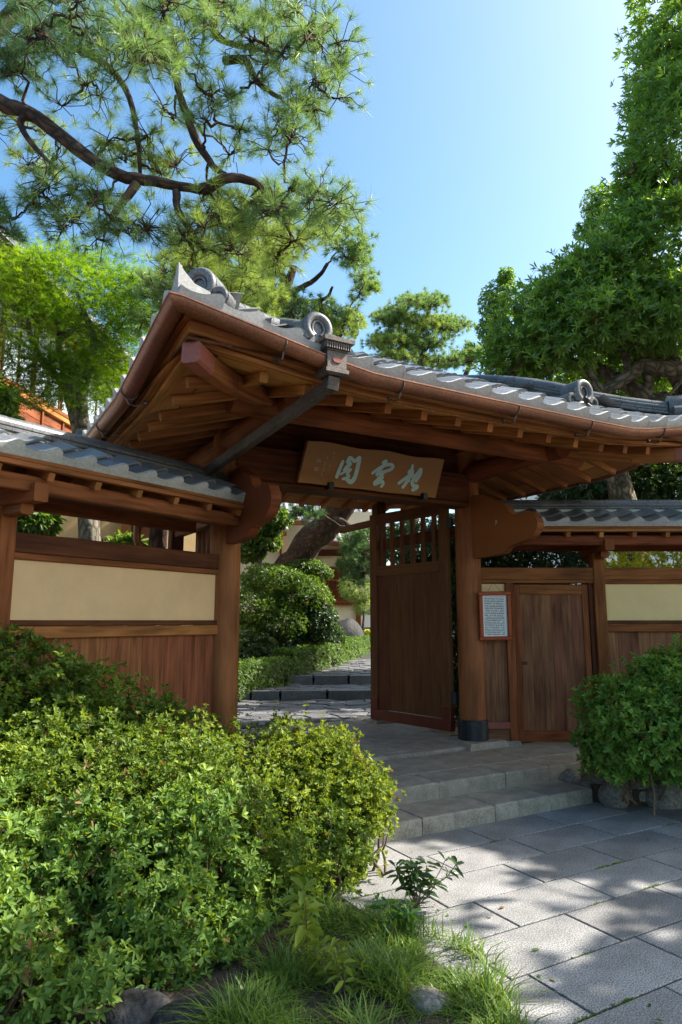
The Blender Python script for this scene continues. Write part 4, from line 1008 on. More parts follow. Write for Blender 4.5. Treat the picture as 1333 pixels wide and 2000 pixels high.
# ================================================================== FOREGROUND PLANTING
lb = MB(); pts = [V(2.12, -1, 0), V(2.12, 4.42, 0), V(1.2, 4.42, 0), V(1.2, 5.2, 0), V(1.2, 5.35, 0), V(-2.6, 3.4, 0), V(-4, -1, 0)]
lb.plate([p-UZ*.02 for p in pts], UZ*.05); lb.build('planting_bed', M['soil'], kind='structure')
rb = MB(); pts = [V(5.17, 4.44, 0), V(5.3, 4.2, 0)]+[V(5.3, 4.2, 0)+RT*s for s in (1, 3)]+[PR+RT*4.6-FH*.08, PR+RT*1.0-FH*.08, V(5.64, 5.2, 0)]
rb.plate([p-UZ*.02 for p in pts], UZ*.16); rb.build('planting_bed', M['soil'], kind='structure')
def pb(L): return [(Wd(x, y, d), (r, r*.95, rz)) for x, y, d, r, rz in L]
bush('azalea_bush', 'light green small-leaved azalea sprawling over the paving edge beside the steps', pb([
  (600, 1560, 4.5, .42, .40), (690, 1585, 4.4, .24, .30), (500, 1530, 4.6, .42, .36), (715, 1560, 4.45, .16, .26), (640, 1500, 4.6, .26, .28), (560, 1465, 4.75, .24, .22)]), 7600, 7, .029, .42, LM['azalea_y'], seed=1.2, bump=.22, s=4.6, depth=.6, clump=(9, .055), floor=.26, base=.02, nstem=70, shoots=60)
bush('azalea_bush', 'dense azalea spreading between the fence planks and the broad-leaved azalea', pb([
  (300, 1500, 4.2, .52, .36), (150, 1500, 4.0, .52, .38), (420, 1560, 4.0, .40, .36), (40, 1570, 3.7, .46, .40), (250, 1590, 3.8, .45, .36), (370, 1470, 4.5, .34, .26), (210, 1440, 4.4, .34, .26)]), 11500, 7, .029, .42, LM['azalea'], seed=3.1, bump=.2, s=4.4, depth=.5, clump=(9, .055), nstem=60, shoots=70)
bush('azalea_bush', 'tall loose azalea against the fence post with long shoots', pb([
  (60, 1370, 4.25, .42, .38), (190, 1400, 4.5, .40, .34), (-80, 1350, 4.2, .5, .46), (285, 1420, 4.8, .30, .26), (20, 1320, 4.3, .22, .22), (130, 1330, 4.5, .2, .2)]), 5200, 7, .037, .42, LM['azalea'], seed=5.5, bump=.26, s=4, depth=.6, clump=(9, .055), nstem=50, shoots=70)
bush('azalea_bush', 'broad-leaved azalea drooping to the dark soil and stones', pb([
  (120, 1720, 3.35, .34, .36), (290, 1700, 3.45, .34, .36), (-20, 1700, 3.3, .40, .42), (430, 1720, 3.6, .26, .32), (200, 1850, 3.2, .30, .22), (40, 1880, 3.1, .34, .24), (40, 1950, 2.75, .3, .22), (160, 1960, 2.8, .22, .2), (-60, 1890, 2.8, .35, .3), (230, 1920, 3.0, .18, .18), (300, 1900, 3.05, .2, .2), (390, 1885, 3.15, .18, .2), (450, 1900, 3.2, .12, .15), (-20, 1820, 3.1, .3, .3), (380, 1900, 3.25, .14, .14), (400, 1590, 3.6, .22, .2), (330, 1800, 3.3, .22, .24), (210, 1620, 3.5, .26, .2), (470, 1830, 3.35, .16, .2)]), 8200, 7, .041, .36, LM['azalea_b'], seed=7.7, bump=.26, s=4.4, depth=.55, clump=(9, .055), droop=.08, nstem=60, shoots=60)
bush('azalea_bush', 'small azalea between the grass and the broad-leaved azalea', pb([
  (560, 1700, 3.9, .24, .26), (630, 1660, 4.1, .24, .24), (520, 1760, 3.7, .18, .22), (690, 1680, 4.3, .14, .16)]), 2300, 7, .031, .38, LM['azalea'], seed=9.1, bump=.26, s=4.4, depth=.6, clump=(9, .055), nstem=40, shoots=30)
bush('azalea_bush', 'glossy deep green bush by the wicket door above the boulders', [
  (cr(2.62, 6.15, .70), (.58, .55, .55)), (cr(3.10, 6.15, .78), (.55, .58, .66)), (cr(3.75, 6.1, .75), (.6, .6, .65)), (cr(2.40, 6.05, .46), (.32, .34, .26)), (cr(2.45, 5.7, .75), (.3, .3, .3)), (cr(2.9, 5.65, .95), (.35, .3, .3)), (cr(2.85, 5.85, .55), (.35, .3, .28))], 9000, 7, .050, .40, LM['azalea_r'], seed=2.3, bump=.13, s=3.6, depth=.35, clump=(5, .06), shoots=60, floor=.30, base=.12)
# grass and leafy plants in front
n = 12000; u_ = rng.random(n); 
gp_ = []
for _ in range(n):
    for _t in range(30):
        r, f = rng.uniform(-.65, .75), rng.uniform(2.85, 4.4); p = cr(r, f, 0)
        if p[0] < 2.2+.14*math.sin(p[1]*5)+rng.normal(0, .05) and r > -.46+.33*(f-3.0) and math.sin(r*7.1+1)*math.cos(f*5.3)+.7*math.sin(r*17+f*13)+rng.random()*1.5 > .45: gp_.append(p); break
P = np.array(gp_); n = len(P)
az_ = rng.random(n)*6.283; le = rng.uniform(.05, .19, n)*(.8+.55*np.sin(P[:, 0]*9+1)*np.cos(P[:, 1]*8)); lean = rng.uniform(.3, 1.5, n); w_ = rng.uniform(.003, .008, n)
D = np.stack([np.cos(az_), np.sin(az_), np.zeros(n)], 1); S = np.stack([-np.sin(az_), np.cos(az_), np.zeros(n)], 1)
rows_ = []
for t, ww in ((0, .8), (.4, 1), (.75, .7), (1, .06)):
    c = P+D*(lean*le*t**1.5)[:, None]+UZ[None]*(le*(t-.42*lean*t*t))[:, None]
    rows_ += [c+S*(w_*ww/2)[:, None], c-S*(w_*ww/2)[:, None]]
v = np.stack(rows_, 1); b = np.arange(n)[:, None, None]*8
f = (b+np.array([[0, 1, 3, 2], [2, 3, 5, 4], [4, 5, 7, 6]])[None]).reshape(-1, 4)
uv = np.zeros((n, 12, 2), np.float32); uv[:, :, 0] = rng.random(n)[:, None]; uv[:, :, 1] = .5
link('grass', arr_mesh('grass', v.reshape(-1, 3), f, uv.reshape(-1, 2)), LM['grass'], kind='stuff')
# moss and tiny grass in the paving joints
mp_ = []
for _ in range(18):
    y = rows[rng.integers(0, 7)]+(.189 if rng.random() < .5 else -.189); x = rng.uniform(2.2, 5.4)
    if y > 4.3: continue
    mp_.append(np.array([x, y, 0])+rng.normal(0, 1, (rng.integers(8, 34), 3))*V(.05, .004, 0))
P = np.concatenate(mp_); P[:, 2] = -.002
link('joint_moss', rosette_mesh('joint_moss', P, np.tile(V(0, 0, 1), (len(P), 1)), 5, .014, .3, 10, 70), LM['grass'], kind='stuff')
P = np.stack([rng.uniform(2.2, 5.3, 70), rng.uniform(1.8, 5.6, 70), np.zeros(70)], 1); P[:46, 0] = 2.2+abs(rng.normal(0, .35, 46))
P[:, 2] = np.where(P[:, 1] > 4.84, .254, np.where(P[:, 1] > 4.44, .128, .007)); P = P[abs(P[:, 1]-4.84) > .05]
link('fallen_leaves', rosette_mesh('fallen_leaves', P, np.tile(V(0, 0, 1), (len(P), 1)), 1, .04, .4, 84, 90, droop=0, tone=np.where(rng.random(len(P)) < .6, 0., .6)), LM['azalea'], kind='stuff')
def leafy(name, label, p, h, nst, L, Wf, mat, seed):
    root = thing(name, p, label, 'plant'); rr = np.random.default_rng(seed); PP, AA = [], []; mb = MB()
    for k in range(nst):
        tip = p+V(*(rr.normal(0, h*.28, 2)), h*rr.uniform(.6, 1.1)); mb.tube(wiggle(p, tip, 4, .05), [.004, .0035, .003, .0025, .002], 5, False)
        for t in (.55, .8, 1.0): PP.append(p*(1-t)+tip*t); AA.append(unit(tip-p)+V(0, 0, .3))
    mb.build('stems', M['twig'], root, kind='stuff'); link('leaves', rosette_mesh(name, np.array(PP), np.array(AA), 5, L, Wf, 45, 85, droop=.3), mat, root)
leafy('leafy_plant', 'broad-leaved dark plant at the edge of the sunlit paving', cr(.42, 4.15, 0), .26, 9, .085, .36, LM['dark'], 3)
leafy('leafy_plant', 'bright yellow-green seedling standing up out of the grass', cr(-.16, 3.45, .05), .42, 3, .12, .36, LM['azalea_y'], 5)
for i, (r_, f_, h_, lb_) in enumerate(((.30, 3.75, .20, 'narrow-leaved weed in the middle of the grass'), (.02, 3.2, .24, 'pale weed rising from the front of the grass')  )):
    leafy('leafy_plant', lb_, cr(r_, f_, 0), h_, 6, .07, .3, LM[('big', 'azalea_y', 'big', 'azalea_b')[i]], 50+i)
for i, (r, f, a, b, c) in enumerate(((-.86, 3.06, .14, .12, .08), (-.62, 3.05, .16, .12, .07), (-.36, 3.06, .12, .1, .07), (.36, 3.12, .09, .09, .06))):
    tag(rock('edging_stone', cr(r, f, .02), (a, b, c), M['rock' if i < 3 else 'cobble'], 20+i), ['dark stone at the foot of the broad-leaved azalea', 'flat dark stone half covered by the soil', 'dark stone beside the front of the grass', 'brown stone in the grass at the paving edge'][i], 'stone')
for i, (px, py, s_) in enumerate(((1118, 1535, .14), (1172, 1546, .17), (1213, 1566, .15), (1258, 1556, .18), (1311, 1563, .18), (1368, 1560, .19), (1430, 1562, .18))):
    p = Wz(px, py+16, .0)+FH*.10; p[2] = .085
    o = rock('edging_stone', p, (s_*.95, s_*.85, s_*.86), M['cobble'], 40+i, rough=.16); tag(o, ['boulder wedged against the end of the upper step', 'big boulder beside the corner of the lower step', 'low boulder between two bigger ones under the glossy bush', 'rounded boulder under the middle of the glossy bush', 'smooth boulder under the outer side of the glossy bush', 'boulder in the edging past the glossy bush middle', 'last boulder of the edging beyond the glossy bush'][i], 'stone', 'boulders under the glossy bush')

# ================================================================== GARDEN BEHIND THE GATE
def hedge(name, label, line, hw_, h, n, mat, k=6, L=.035, Wf=.42, zf=None, cat='hedge', seed=0):
    line = [np.array(p, float) for p in line]; root = thing(name, line[len(line)//2]+UZ*(zf(*line[len(line)//2][:2]) if zf else 0), label, cat)
    Ls = np.cumsum([0]+[np.linalg.norm(b-a) for a, b in zip(line[:-1], line[1:])])
    s = rng.random(n)*Ls[-1]; i = np.clip(np.searchsorted(Ls, s, 'right')-1, 0, len(line)-2); LN = np.array(line); t = ((s-Ls[i])/(Ls[i+1]-Ls[i]))[:, None]
    c = LN[i]*(1-t)+LN[i+1]*t; d = unit(LN[i+1]-LN[i]); sd = np.stack([d[:, 1], -d[:, 0], 0*d[:, 0]], 1)
    per = rng.random(n)*(2*h+2*hw_); o = np.where(per < h, hw_, np.where(per < h+2*hw_, hw_-(per-h), -hw_)); z = np.where(per < h, per, np.where(per < h+2*hw_, h, 2*h+2*hw_-per))
    nr = np.where((per < h)[:, None], sd, np.where((per < h+2*hw_)[:, None], UZ[None], -sd)); dp = rng.random(n)**1.5*.12
    gz_ = np.array([zf(a, b) for a, b in c[:, :2]]) if zf else np.zeros(n)
    P = c+sd*o[:, None]+UZ[None]*(z+gz_)[:, None]; P = P+nr*(.05*lump(P, 1.6, seed)-dp)[:, None]
    link('foliage', rosette_mesh(name, P, unit(nr+V(0, 0, .35)+rng.normal(0, .3, nr.shape)), k, L, Wf), mat, root)
    mb = MB()
    for q in np.arange(.2, Ls[-1], .45):
        j = min(int(np.searchsorted(Ls, q, 'right'))-1, len(line)-2); p = line[j]+(line[j+1]-line[j])*((q-Ls[j])/(Ls[j+1]-Ls[j])); zz = zf(*p[:2]) if zf else 0
        for _ in range(3): mb.tube(wiggle(p+UZ*(zz-.05), p+UZ*(zz+h*.8)+V(random.uniform(-.15, .15), random.uniform(-.15, .15), 0), 3, .1), [.014, .012, .01, .006], 5, False)
    mb.build('stems', M['twig'], root, 2, kind='stuff'); return root
pzh = lambda x, y: pathz(n1[0]*x+n1[1]*y)-.02
hedge('clipped_hedge', 'low clipped green hedge curving along the stone garden path', hedge_line, .24, .52, 9500, LM['hedge'], 6, .045, .36, pzh, seed=1)
hedge('clipped_hedge', 'golden sunlit low hedge beyond the black boulder', [Wd(630, 1222, 20.6)*V(1, 1, 0), Wd(735, 1222, 20.4)*V(1, 1, 0), Wd(860, 1222, 20)*V(1, 1, 0)], .3, .62, 2200, LM['yellow'], 6, .07, .42, gz, seed=2)
p = Wd(680, 1234, 18.8); o = rock('boulder', p-UZ*.16, (.36, .34, .58), M['rock'], 77, rough=.34); tag(o, 'black boulder behind the low clipped hedge', 'boulder')
def pxblobs(L): return [(Wd(x, y, d), (rx*d/FPX, ry_, rz*d/FPX)) for x, y, d, rx, rz, ry_ in L]
bush('round_shrub', 'layered domed maple shrub beside the garden path', pxblobs([(535, 1135, 14.6, 72, 32, .7), (500, 1185, 14.3, 62, 42, .7), (585, 1165, 14.8, 62, 42, .7), (545, 1215, 14.4, 66, 36, .6), (610, 1210, 15.2, 48, 48, .6), (480, 1240, 14, 40, 25, .5)]), 7500, 5, .060, .42, LM['mid'], cat='shrub', seed=4, depth=.35, bump=.2, s=1.6, floor=.4, base=.35)
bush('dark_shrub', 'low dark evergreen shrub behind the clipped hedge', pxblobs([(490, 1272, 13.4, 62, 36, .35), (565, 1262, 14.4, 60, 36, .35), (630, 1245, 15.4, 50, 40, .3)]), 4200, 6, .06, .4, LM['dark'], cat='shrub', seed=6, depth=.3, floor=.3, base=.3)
# ---- generic tree grower: clusters joined back to limbs
def grow(mb, pool, targets, r_twig=(.022, .006), amp=.16, n=6, sides=6, step=None):
    """join every target to the nearest pool point by a crooked branch; the branch joins the pool"""
    pool = [np.array(p, float) for p in pool]; left = [np.array(t, float) for t in targets]; PA = np.array(pool)
    ds = [np.min(((PA-t)**2).sum(1)) for t in left]; order = np.argsort(ds)
    for i in order:
        t = left[i]; PA = np.array(pool); j = int(np.argmin(((PA-t)**2).sum(1))); L_ = np.linalg.norm(PA[j]-t)
        pt = wiggle(PA[j], t, n, amp); r0 = r_twig[0]*min(1.6, .55+L_*.5)
        mb.tube(pt, list(np.linspace(r0, r_twig[1], n+1)), sides, False); pool += pt[2:]
    return pool
def pine(name, label, limbs, clusters, mat_idx, d_tuft=.5, ntuft=9, nn=60, nl=.145, nw=.0036, spread=.32, base=None, rtw=(.024, .007), hang=.0):
    """limbs [(px path with depth, radii)]; clusters [(cx,cy,rx,ry,n,d0,d1,mat)]"""
    P0 = limbs[0][0]; root = thing(name, P0[0] if base is None else base, label, 'tree', None)
    mb = MB(); pool = []
    for pts, rad in limbs:
        pts = [np.array(p, float) for p in pts]; fine = []; fr = []
        for i in range(len(pts)-1):
            for t in np.linspace(0, 1, 5)[:-1]: fine.append(pts[i]*(1-t)+pts[i+1]*t); fr.append(rad[i]*(1-t)+rad[i+1]*t)
        fine.append(pts[-1]); fr.append(rad[-1])
        for _ in range(2): fine = [fine[0]]+[(fine[i-1]+2*fine[i]+fine[i+1])/4 for i in range(1, len(fine)-1)]+[fine[-1]]
        fine = [p+rng.normal(0, .10*r, 3) for p, r in zip(fine, fr)]
        mb.tube(fine, fr, 14, True, .07, len(fine)); pool += fine[4:]
    T, G = [], []
    for c in clusters:
        cx, cy, rx, ry, n, d0, d1, g = c
        for _ in range(n):
            a = rng.random()*6.283; q = math.sqrt(rng.random()); T.append(Wd(cx+rx*q*math.cos(a), cy+ry*q*math.sin(a), rng.uniform(d0, d1))); G.append(g)
    grow(mb, pool, T, rtw, .17, 6, 5)
    PP = {}; AA = {}
    for t, g in zip(T, G):
        for k in range(ntuft):
            d = unit(rng.normal(0, 1, 3)*V(1, 1, .55)+V(0, 0, .25-hang)); e = t+d*spread*rng.uniform(.25, 1.0)
            mb.tube(wiggle(t, e, 3, .16), [.006, .005, .0045, .004], 4, False)
            PP.setdefault(g, []).append(e); AA.setdefault(g, []).append(unit(d+V(0, 0, .45-hang)))
    mb.build('trunk', M['bark_pine'], root, 2)
    for g in PP: link('crown', needle_mesh(name, np.array(PP[g]), np.array(AA[g]), nn, nl, nw, 80), LM[g], root)
    return root
W5 = lambda L: [Wd(*p) for p in L]
pine('pine_tree', 'big pine whose bent limb reaches over the fence and gate roof', [
  (W5([(-420, 1180, 7.6), (-400, 900, 7.4), (-330, 500, 7.2), (-200, 290, 7.0), (-90, 215, 6.8), (0, 198, 6.6), (70, 225, 6.5), (150, 290, 6.4), (230, 345, 6.3), (300, 355, 6.3), (395, 372, 6.3)]), [.26, .22, .17, .12, .085, .072, .066, .06, .054, .048, .036]),
  (W5([(395, 372, 6.3), (440, 345, 6.2), (500, 355, 6.2), (520, 375, 6.2)]), [.06, .045, .035, .02]),
  (W5([(-200, 290, 7.0), (-60, 120, 7.2), (60, 90, 7.2), (180, 100, 7.1), (250, 170, 7.0), (270, 260, 6.8), (275, 340, 6.5)]), [.08, .06, .045, .04, .03, .024, .018]),
  (W5([(-60, 120, 7.2), (100, -60, 7.4), (300, -110, 7.4), (430, -50, 7.2), (415, 60, 7.1), (440, 85, 7.1), (530, 100, 7.0), (560, 115, 7.0)]), [.09, .08, .07, .06, .05, .03, .022, .016]),
  (W5([(440, 120, 7.1), (480, 112, 7.0), (500, 160, 7.0), (545, 190, 6.9)]), [.045, .04, .032, .02]),
  (W5([(345, 150, 7.0), (350, 180, 6.9), (380, 270, 6.7), (420, 330, 6.5), (445, 345, 6.3)]), [.04, .035, .04, .03, .025]),
  (W5([(345, 375, 6.3), (345, 410, 6.2), (380, 460, 6.2), (400, 490, 6.2)]), [.04, .03, .025, .015]),
  (W5([(268, 360, 6.3), (235, 400, 6.2), (215, 430, 6.2), (250, 430, 6.1)]), [.045, .035, .03, .015]),
  (W5([(60, 220, 6.5), (35, 240, 6.5), (60, 280, 6.4), (110, 330, 6.3)]), [.035, .03, .025, .012])],
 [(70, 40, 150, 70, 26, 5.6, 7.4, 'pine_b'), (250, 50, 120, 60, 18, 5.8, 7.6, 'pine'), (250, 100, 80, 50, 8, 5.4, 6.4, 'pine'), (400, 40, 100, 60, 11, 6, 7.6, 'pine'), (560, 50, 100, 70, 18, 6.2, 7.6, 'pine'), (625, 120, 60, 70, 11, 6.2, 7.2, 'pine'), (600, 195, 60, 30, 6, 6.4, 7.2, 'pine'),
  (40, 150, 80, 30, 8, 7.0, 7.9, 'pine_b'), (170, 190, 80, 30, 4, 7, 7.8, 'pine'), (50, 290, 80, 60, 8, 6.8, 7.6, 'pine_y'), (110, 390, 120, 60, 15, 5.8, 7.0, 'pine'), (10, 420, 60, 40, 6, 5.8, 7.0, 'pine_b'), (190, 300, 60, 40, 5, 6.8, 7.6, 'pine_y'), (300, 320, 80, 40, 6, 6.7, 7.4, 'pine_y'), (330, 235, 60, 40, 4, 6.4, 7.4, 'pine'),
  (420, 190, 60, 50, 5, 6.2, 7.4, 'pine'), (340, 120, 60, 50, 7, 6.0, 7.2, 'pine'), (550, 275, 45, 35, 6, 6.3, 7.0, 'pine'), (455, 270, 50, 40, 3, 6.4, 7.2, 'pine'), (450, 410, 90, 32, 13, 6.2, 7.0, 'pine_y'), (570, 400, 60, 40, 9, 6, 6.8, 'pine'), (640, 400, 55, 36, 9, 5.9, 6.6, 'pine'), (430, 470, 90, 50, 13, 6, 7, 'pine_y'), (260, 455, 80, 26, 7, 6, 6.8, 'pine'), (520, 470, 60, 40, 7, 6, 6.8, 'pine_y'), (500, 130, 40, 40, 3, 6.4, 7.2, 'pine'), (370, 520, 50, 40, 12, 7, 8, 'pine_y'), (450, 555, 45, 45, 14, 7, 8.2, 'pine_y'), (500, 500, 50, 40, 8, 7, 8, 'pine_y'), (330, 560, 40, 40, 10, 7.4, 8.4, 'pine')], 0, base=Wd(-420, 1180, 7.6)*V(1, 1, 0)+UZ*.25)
pine('pine_tree', 'leaning pine with a thick scaly trunk behind the gate opening', [
  (W5([(520, 1200, 16), (562, 1118, 16), (600, 1065, 15.9), (655, 1005, 15.6), (700, 930, 15), (640, 800, 13.5), (560, 700, 12.2), (535, 610, 12.4), (560, 560, 12.4), (575, 520, 12.4)]), [.38, .36, .345, .33, .28, .2, .14, .11, .095, .06]),
  (W5([(558, 572, 12.4), (552, 540, 12.4), (548, 525, 12.4), (542, 505, 12.3)]), [.075, .07, .05, .03]), (W5([(556, 575, 12.4), (590, 562, 12.4), (625, 540, 12.3), (640, 515, 12.2)]), [.06, .05, .04, .03]), (W5([(548, 600, 12.4), (585, 592, 12.4), (640, 585, 12.2), (650, 560, 12.0)]), [.06, .045, .035, .02]),
  (W5([(655, 1010, 15.3), (690, 1030, 14.6), (700, 1060, 14.2), (712, 1090, 14)]), [.07, .05, .035, .02])],
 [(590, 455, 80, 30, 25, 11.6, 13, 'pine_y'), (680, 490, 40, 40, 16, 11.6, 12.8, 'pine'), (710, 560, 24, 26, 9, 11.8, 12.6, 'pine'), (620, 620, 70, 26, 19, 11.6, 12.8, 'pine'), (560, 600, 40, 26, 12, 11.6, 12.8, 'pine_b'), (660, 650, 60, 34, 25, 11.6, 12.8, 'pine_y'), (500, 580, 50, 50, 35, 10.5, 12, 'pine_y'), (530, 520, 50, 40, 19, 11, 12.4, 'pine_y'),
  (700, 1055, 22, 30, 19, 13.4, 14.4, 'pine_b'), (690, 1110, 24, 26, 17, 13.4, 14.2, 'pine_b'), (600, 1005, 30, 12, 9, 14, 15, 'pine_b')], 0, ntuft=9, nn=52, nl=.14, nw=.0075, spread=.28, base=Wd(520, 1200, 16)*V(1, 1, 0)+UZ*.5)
pine('pine_tree', 'distant rounded pine rising behind the middle of the gate roof', [
  (W5([(800, 1150, 20), (805, 900, 20), (770, 740, 20), (775, 690, 20), (830, 640, 20), (840, 600, 20)]), [.26, .22, .16, .13, .09, .05]), (W5([(805, 900, 20), (900, 760, 20), (915, 720, 20), (925, 690, 20)]), [.14, .10, .07, .04]), (W5([(775, 690, 20), (740, 680, 20), (730, 670, 20)]), [.07, .05, .03])],
 [(830, 590, 40, 11, 30, 19, 21, 'pine'), (770, 615, 36, 12, 27, 19, 21, 'pine'), (800, 632, 50, 13, 34, 19, 20.6, 'pine_y'), (880, 635, 36, 14, 30, 19.4, 21, 'pine'), (765, 665, 46, 11, 37, 18.8, 20.4, 'pine_y'), (830, 670, 40, 12, 27, 19, 20.6, 'pine'), (920, 695, 26, 13, 23, 19.4, 20.8, 'pine'), (800, 700, 60, 11, 23, 18.8, 20.4, 'pine_y'), (860, 710, 40, 13, 20, 19, 20.6, 'pine')], 0, ntuft=10, nn=56, nl=.14, nw=.008, spread=.34, rtw=(.04, .012), base=Wd(800, 1150, 20)*V(1, 1, 0)+UZ*.8)
root = thing('pine_shrub', Wd(300, 900, 8.8)*V(1, 1, 0)+UZ*.3, 'dense rounded pine bough beside the gate roof corner', 'tree')
P, A, D = blob_points([(Wd(300, 600, 8.8), (.38, .5, .42)), (Wd(345, 545, 8.6), (.34, .5, .42)), (Wd(400, 500, 8.6), (.35, .4, .35)), (Wd(430, 560, 8.4), (.42, .45, .5))], 420, .5, .1, 1.5, 1, None, .3)
link('crown', needle_mesh('pine_shrub', P, A, 60, .12, .005, 70), LM['pine'], root)
mb = MB(); mb.tube(W5([(300, 1180, 8.8), (320, 900, 8.8), (335, 700, 8.8), (320, 620, 8.8)]), [.13, .1, .07, .03], 10); grow(mb, W5([(335, 700, 8.8), (320, 620, 8.8)]), list(P[::9]), (.02, .005)); mb.build('trunk', M['bark_pine'], root, 2)
# ---- maple
def maple(name, label, trunks, ell, n, L, mat, bark_, base, cat='tree', tri=None):
    root = thing(name, base, label, cat); mb = MB(); pool = []
    for pts, rad in trunks:
        pts = [np.array(p) for p in pts]; fine = []; fr = []
        for i in range(len(pts)-1):
            for t in np.linspace(0, 1, 4)[:-1]: fine.append(pts[i]*(1-t)+pts[i+1]*t); fr.append(rad[i]*(1-t)+rad[i+1]*t)
        fine.append(pts[-1]); fr.append(rad[-1]); fine = [fine[0]]+[(fine[i-1]+2*fine[i]+fine[i+1])/4 for i in range(1, len(fine)-1)]+[fine[-1]]
        mb.tube(fine, fr, 10, True, .05, 3); pool += fine[3:]
    T = []; PP = []
    for cx, cy, rx, ry, k, d0, d1 in ell:
        for _ in range(k):
            a = rng.random()*6.283; q = math.sqrt(rng.random()); T.append(Wd(cx+rx*q*math.cos(a), cy+ry*q*math.sin(a), rng.uniform(d0, d1)))
    grow(mb, pool, T, (.02, .004), .12, 5, 5); mb.build('trunk', bark_, root, 2)
    per = n//len(T); TT = []
    for t in T:                                     # flat leafy sprays
        ax = unit(rng.normal(0, 1, 3)*V(1, 1, .25)); k = int(per*rng.uniform(.45, 1.5)); tn = rng.random(); PP.append(t+rng.normal(0, 1, (k, 3))*V(.20, .20, .06)+ax*rng.normal(0, .16, (k, 1))); TT += [np.clip(tn+rng.normal(0, .15, k), .04, 1)]
    P = np.concatenate(PP); A = unit(rng.normal(0, .45, P.shape)+V(0, 0, 1))
    link('crown', star_mesh(name, P, A, L, tone=np.concatenate(TT)), mat, root); return root
maple('maple_tree', 'yellow-green maple with forked pale trunks behind the fence ridge', [
  (W5([(178, 1120, 9.6), (168, 900, 9.6), (160, 850, 9.6), (145, 800, 9.6), (134, 760, 9.6), (128, 720, 9.7), (118, 680, 9.7), (118, 640, 9.7), (108, 605, 9.7), (98, 560, 9.7)]), [.15, .13, .115, .10, .085, .07, .06, .05, .035, .02]),
  (W5([(166, 860, 9.6), (158, 800, 9.5), (160, 750, 9.5), (178, 715, 9.4), (186, 670, 9.4), (178, 640, 9.4), (165, 610, 9.4), (150, 570, 9.4)]), [.11, .095, .08, .065, .055, .045, .035, .02]),
  (W5([(118, 660, 9.7), (140, 650, 9.7), (150, 640, 9.8), (170, 600, 9.8)]), [.04, .035, .03, .015]), (W5([(134, 760, 9.6), (80, 700, 9.5), (62, 665, 9.4), (55, 630, 9.4), (65, 600, 9.4)]), [.05, .045, .04, .03, .02]), (W5([(205, 680, 9.4), (200, 650, 9.4), (225, 620, 9.3)]), [.04, .03, .02])],
 [(60, 530, 80, 30, 20, 9, 10.4, ), (140, 520, 80, 30, 18, 9, 10.4), (230, 540, 70, 30, 16, 9, 10.4), (30, 570, 50, 30, 12, 9, 10.2), (110, 580, 90, 30, 16, 9, 10.4), (210, 610, 70, 40, 18, 8.8, 10), (40, 630, 60, 24, 12, 9, 10), (110, 640, 60, 20, 7, 9.2, 10.2), (90, 715, 50, 16, 8, 9, 10), (140, 710, 50, 24, 10, 9, 10), (215, 690, 60, 40, 18, 8.8, 9.8), (250, 620, 40, 40, 10, 8.8, 9.8), (180, 745, 60, 20, 8, 8.8, 9.8), (215, 760, 40, 40, 10, 8.8, 9.8), (75, 760, 40, 14, 6, 9, 9.8), (30, 690, 40, 30, 8, 8.8, 9.6), (110, 775, 50, 16, 7, 8.8, 9.5), (20, 740, 40, 20, 6, 8.8, 9.6)], 17000, .072, LM['maple'], M['bark_pale'], Wd(178, 1120, 9.6)*V(1, 1, 0)+UZ*.27)
# ---- big podocarpus-like evergreen on the right
root = thing('evergreen_tree', Wd(1420, 1150, 9.6)*V(1, 1, 0)+UZ*.3, 'tall dense evergreen with gnarled mottled limbs behind the wicket-door fence', 'tree')
bl = [(Wd(1385, 60, 9.6), (1.0, 1.0, 1.2)), (Wd(1340, 280, 9.4), (1.0, 1.0, 1.0)), (Wd(1345, 480, 9.0), (1.05, 1.0, .95)), (Wd(1215, 540, 9.2), (.85, .85, .62)), (Wd(1130, 585, 9.2), (.7, .8, .62)), (Wd(1050, 635, 9.3), (.55, .7, .55)), (Wd(1020, 690, 9.3), (.42, .6, .42)), (Wd(1190, 640, 8.8), (.75, .7, .42)), (Wd(1310, 620, 8.6), (.7, .8, .5)), (Wd(1120, 680, 9.0), (.6, .6, .32)), (Wd(1290, 160, 9.4), (.42, .5, .7)), (Wd(1265, 420, 9.3), (.45, .5, .6))]
P, A, D = blob_points(bl, 850, .34, .22, 1.9, .6, None, .3); P, A, ct = clumped(P, A, 19, .15)
kp = ~((P[:, 2] < Wd(1220, 700, 9)[2]) & ((P-CAM)@RT/((P-CAM)@FW) > .37)); P, A, ct = P[kp], A[kp], ct[kp]
link('crown', rosette_mesh('evergreen', P, A, 8, .095, .25, 20, 75, droop=.12, tone=np.clip(.35+.45*ct+.2*rng.normal(0, 1, len(P)), .03, 1)), LM['podo'], root)
P2, A2, _ = blob_points([(Wd(1290, 690, 9.9), (.8, .5, .4)), (Wd(1230, 730, 10.2), (.9, .5, .45)), (Wd(1150, 740, 10.2), (.6, .5, .4)), (Wd(1200, 780, 10.4), (1., .4, .25))], 1500, .5, .2, 2, 2, None, .2)
link('crown', rosette_mesh('evergreen_low', P2, A2, 7, .085, .34, 30, 85, droop=.2), LM['podo'], root)
mb = MB(); pool = []
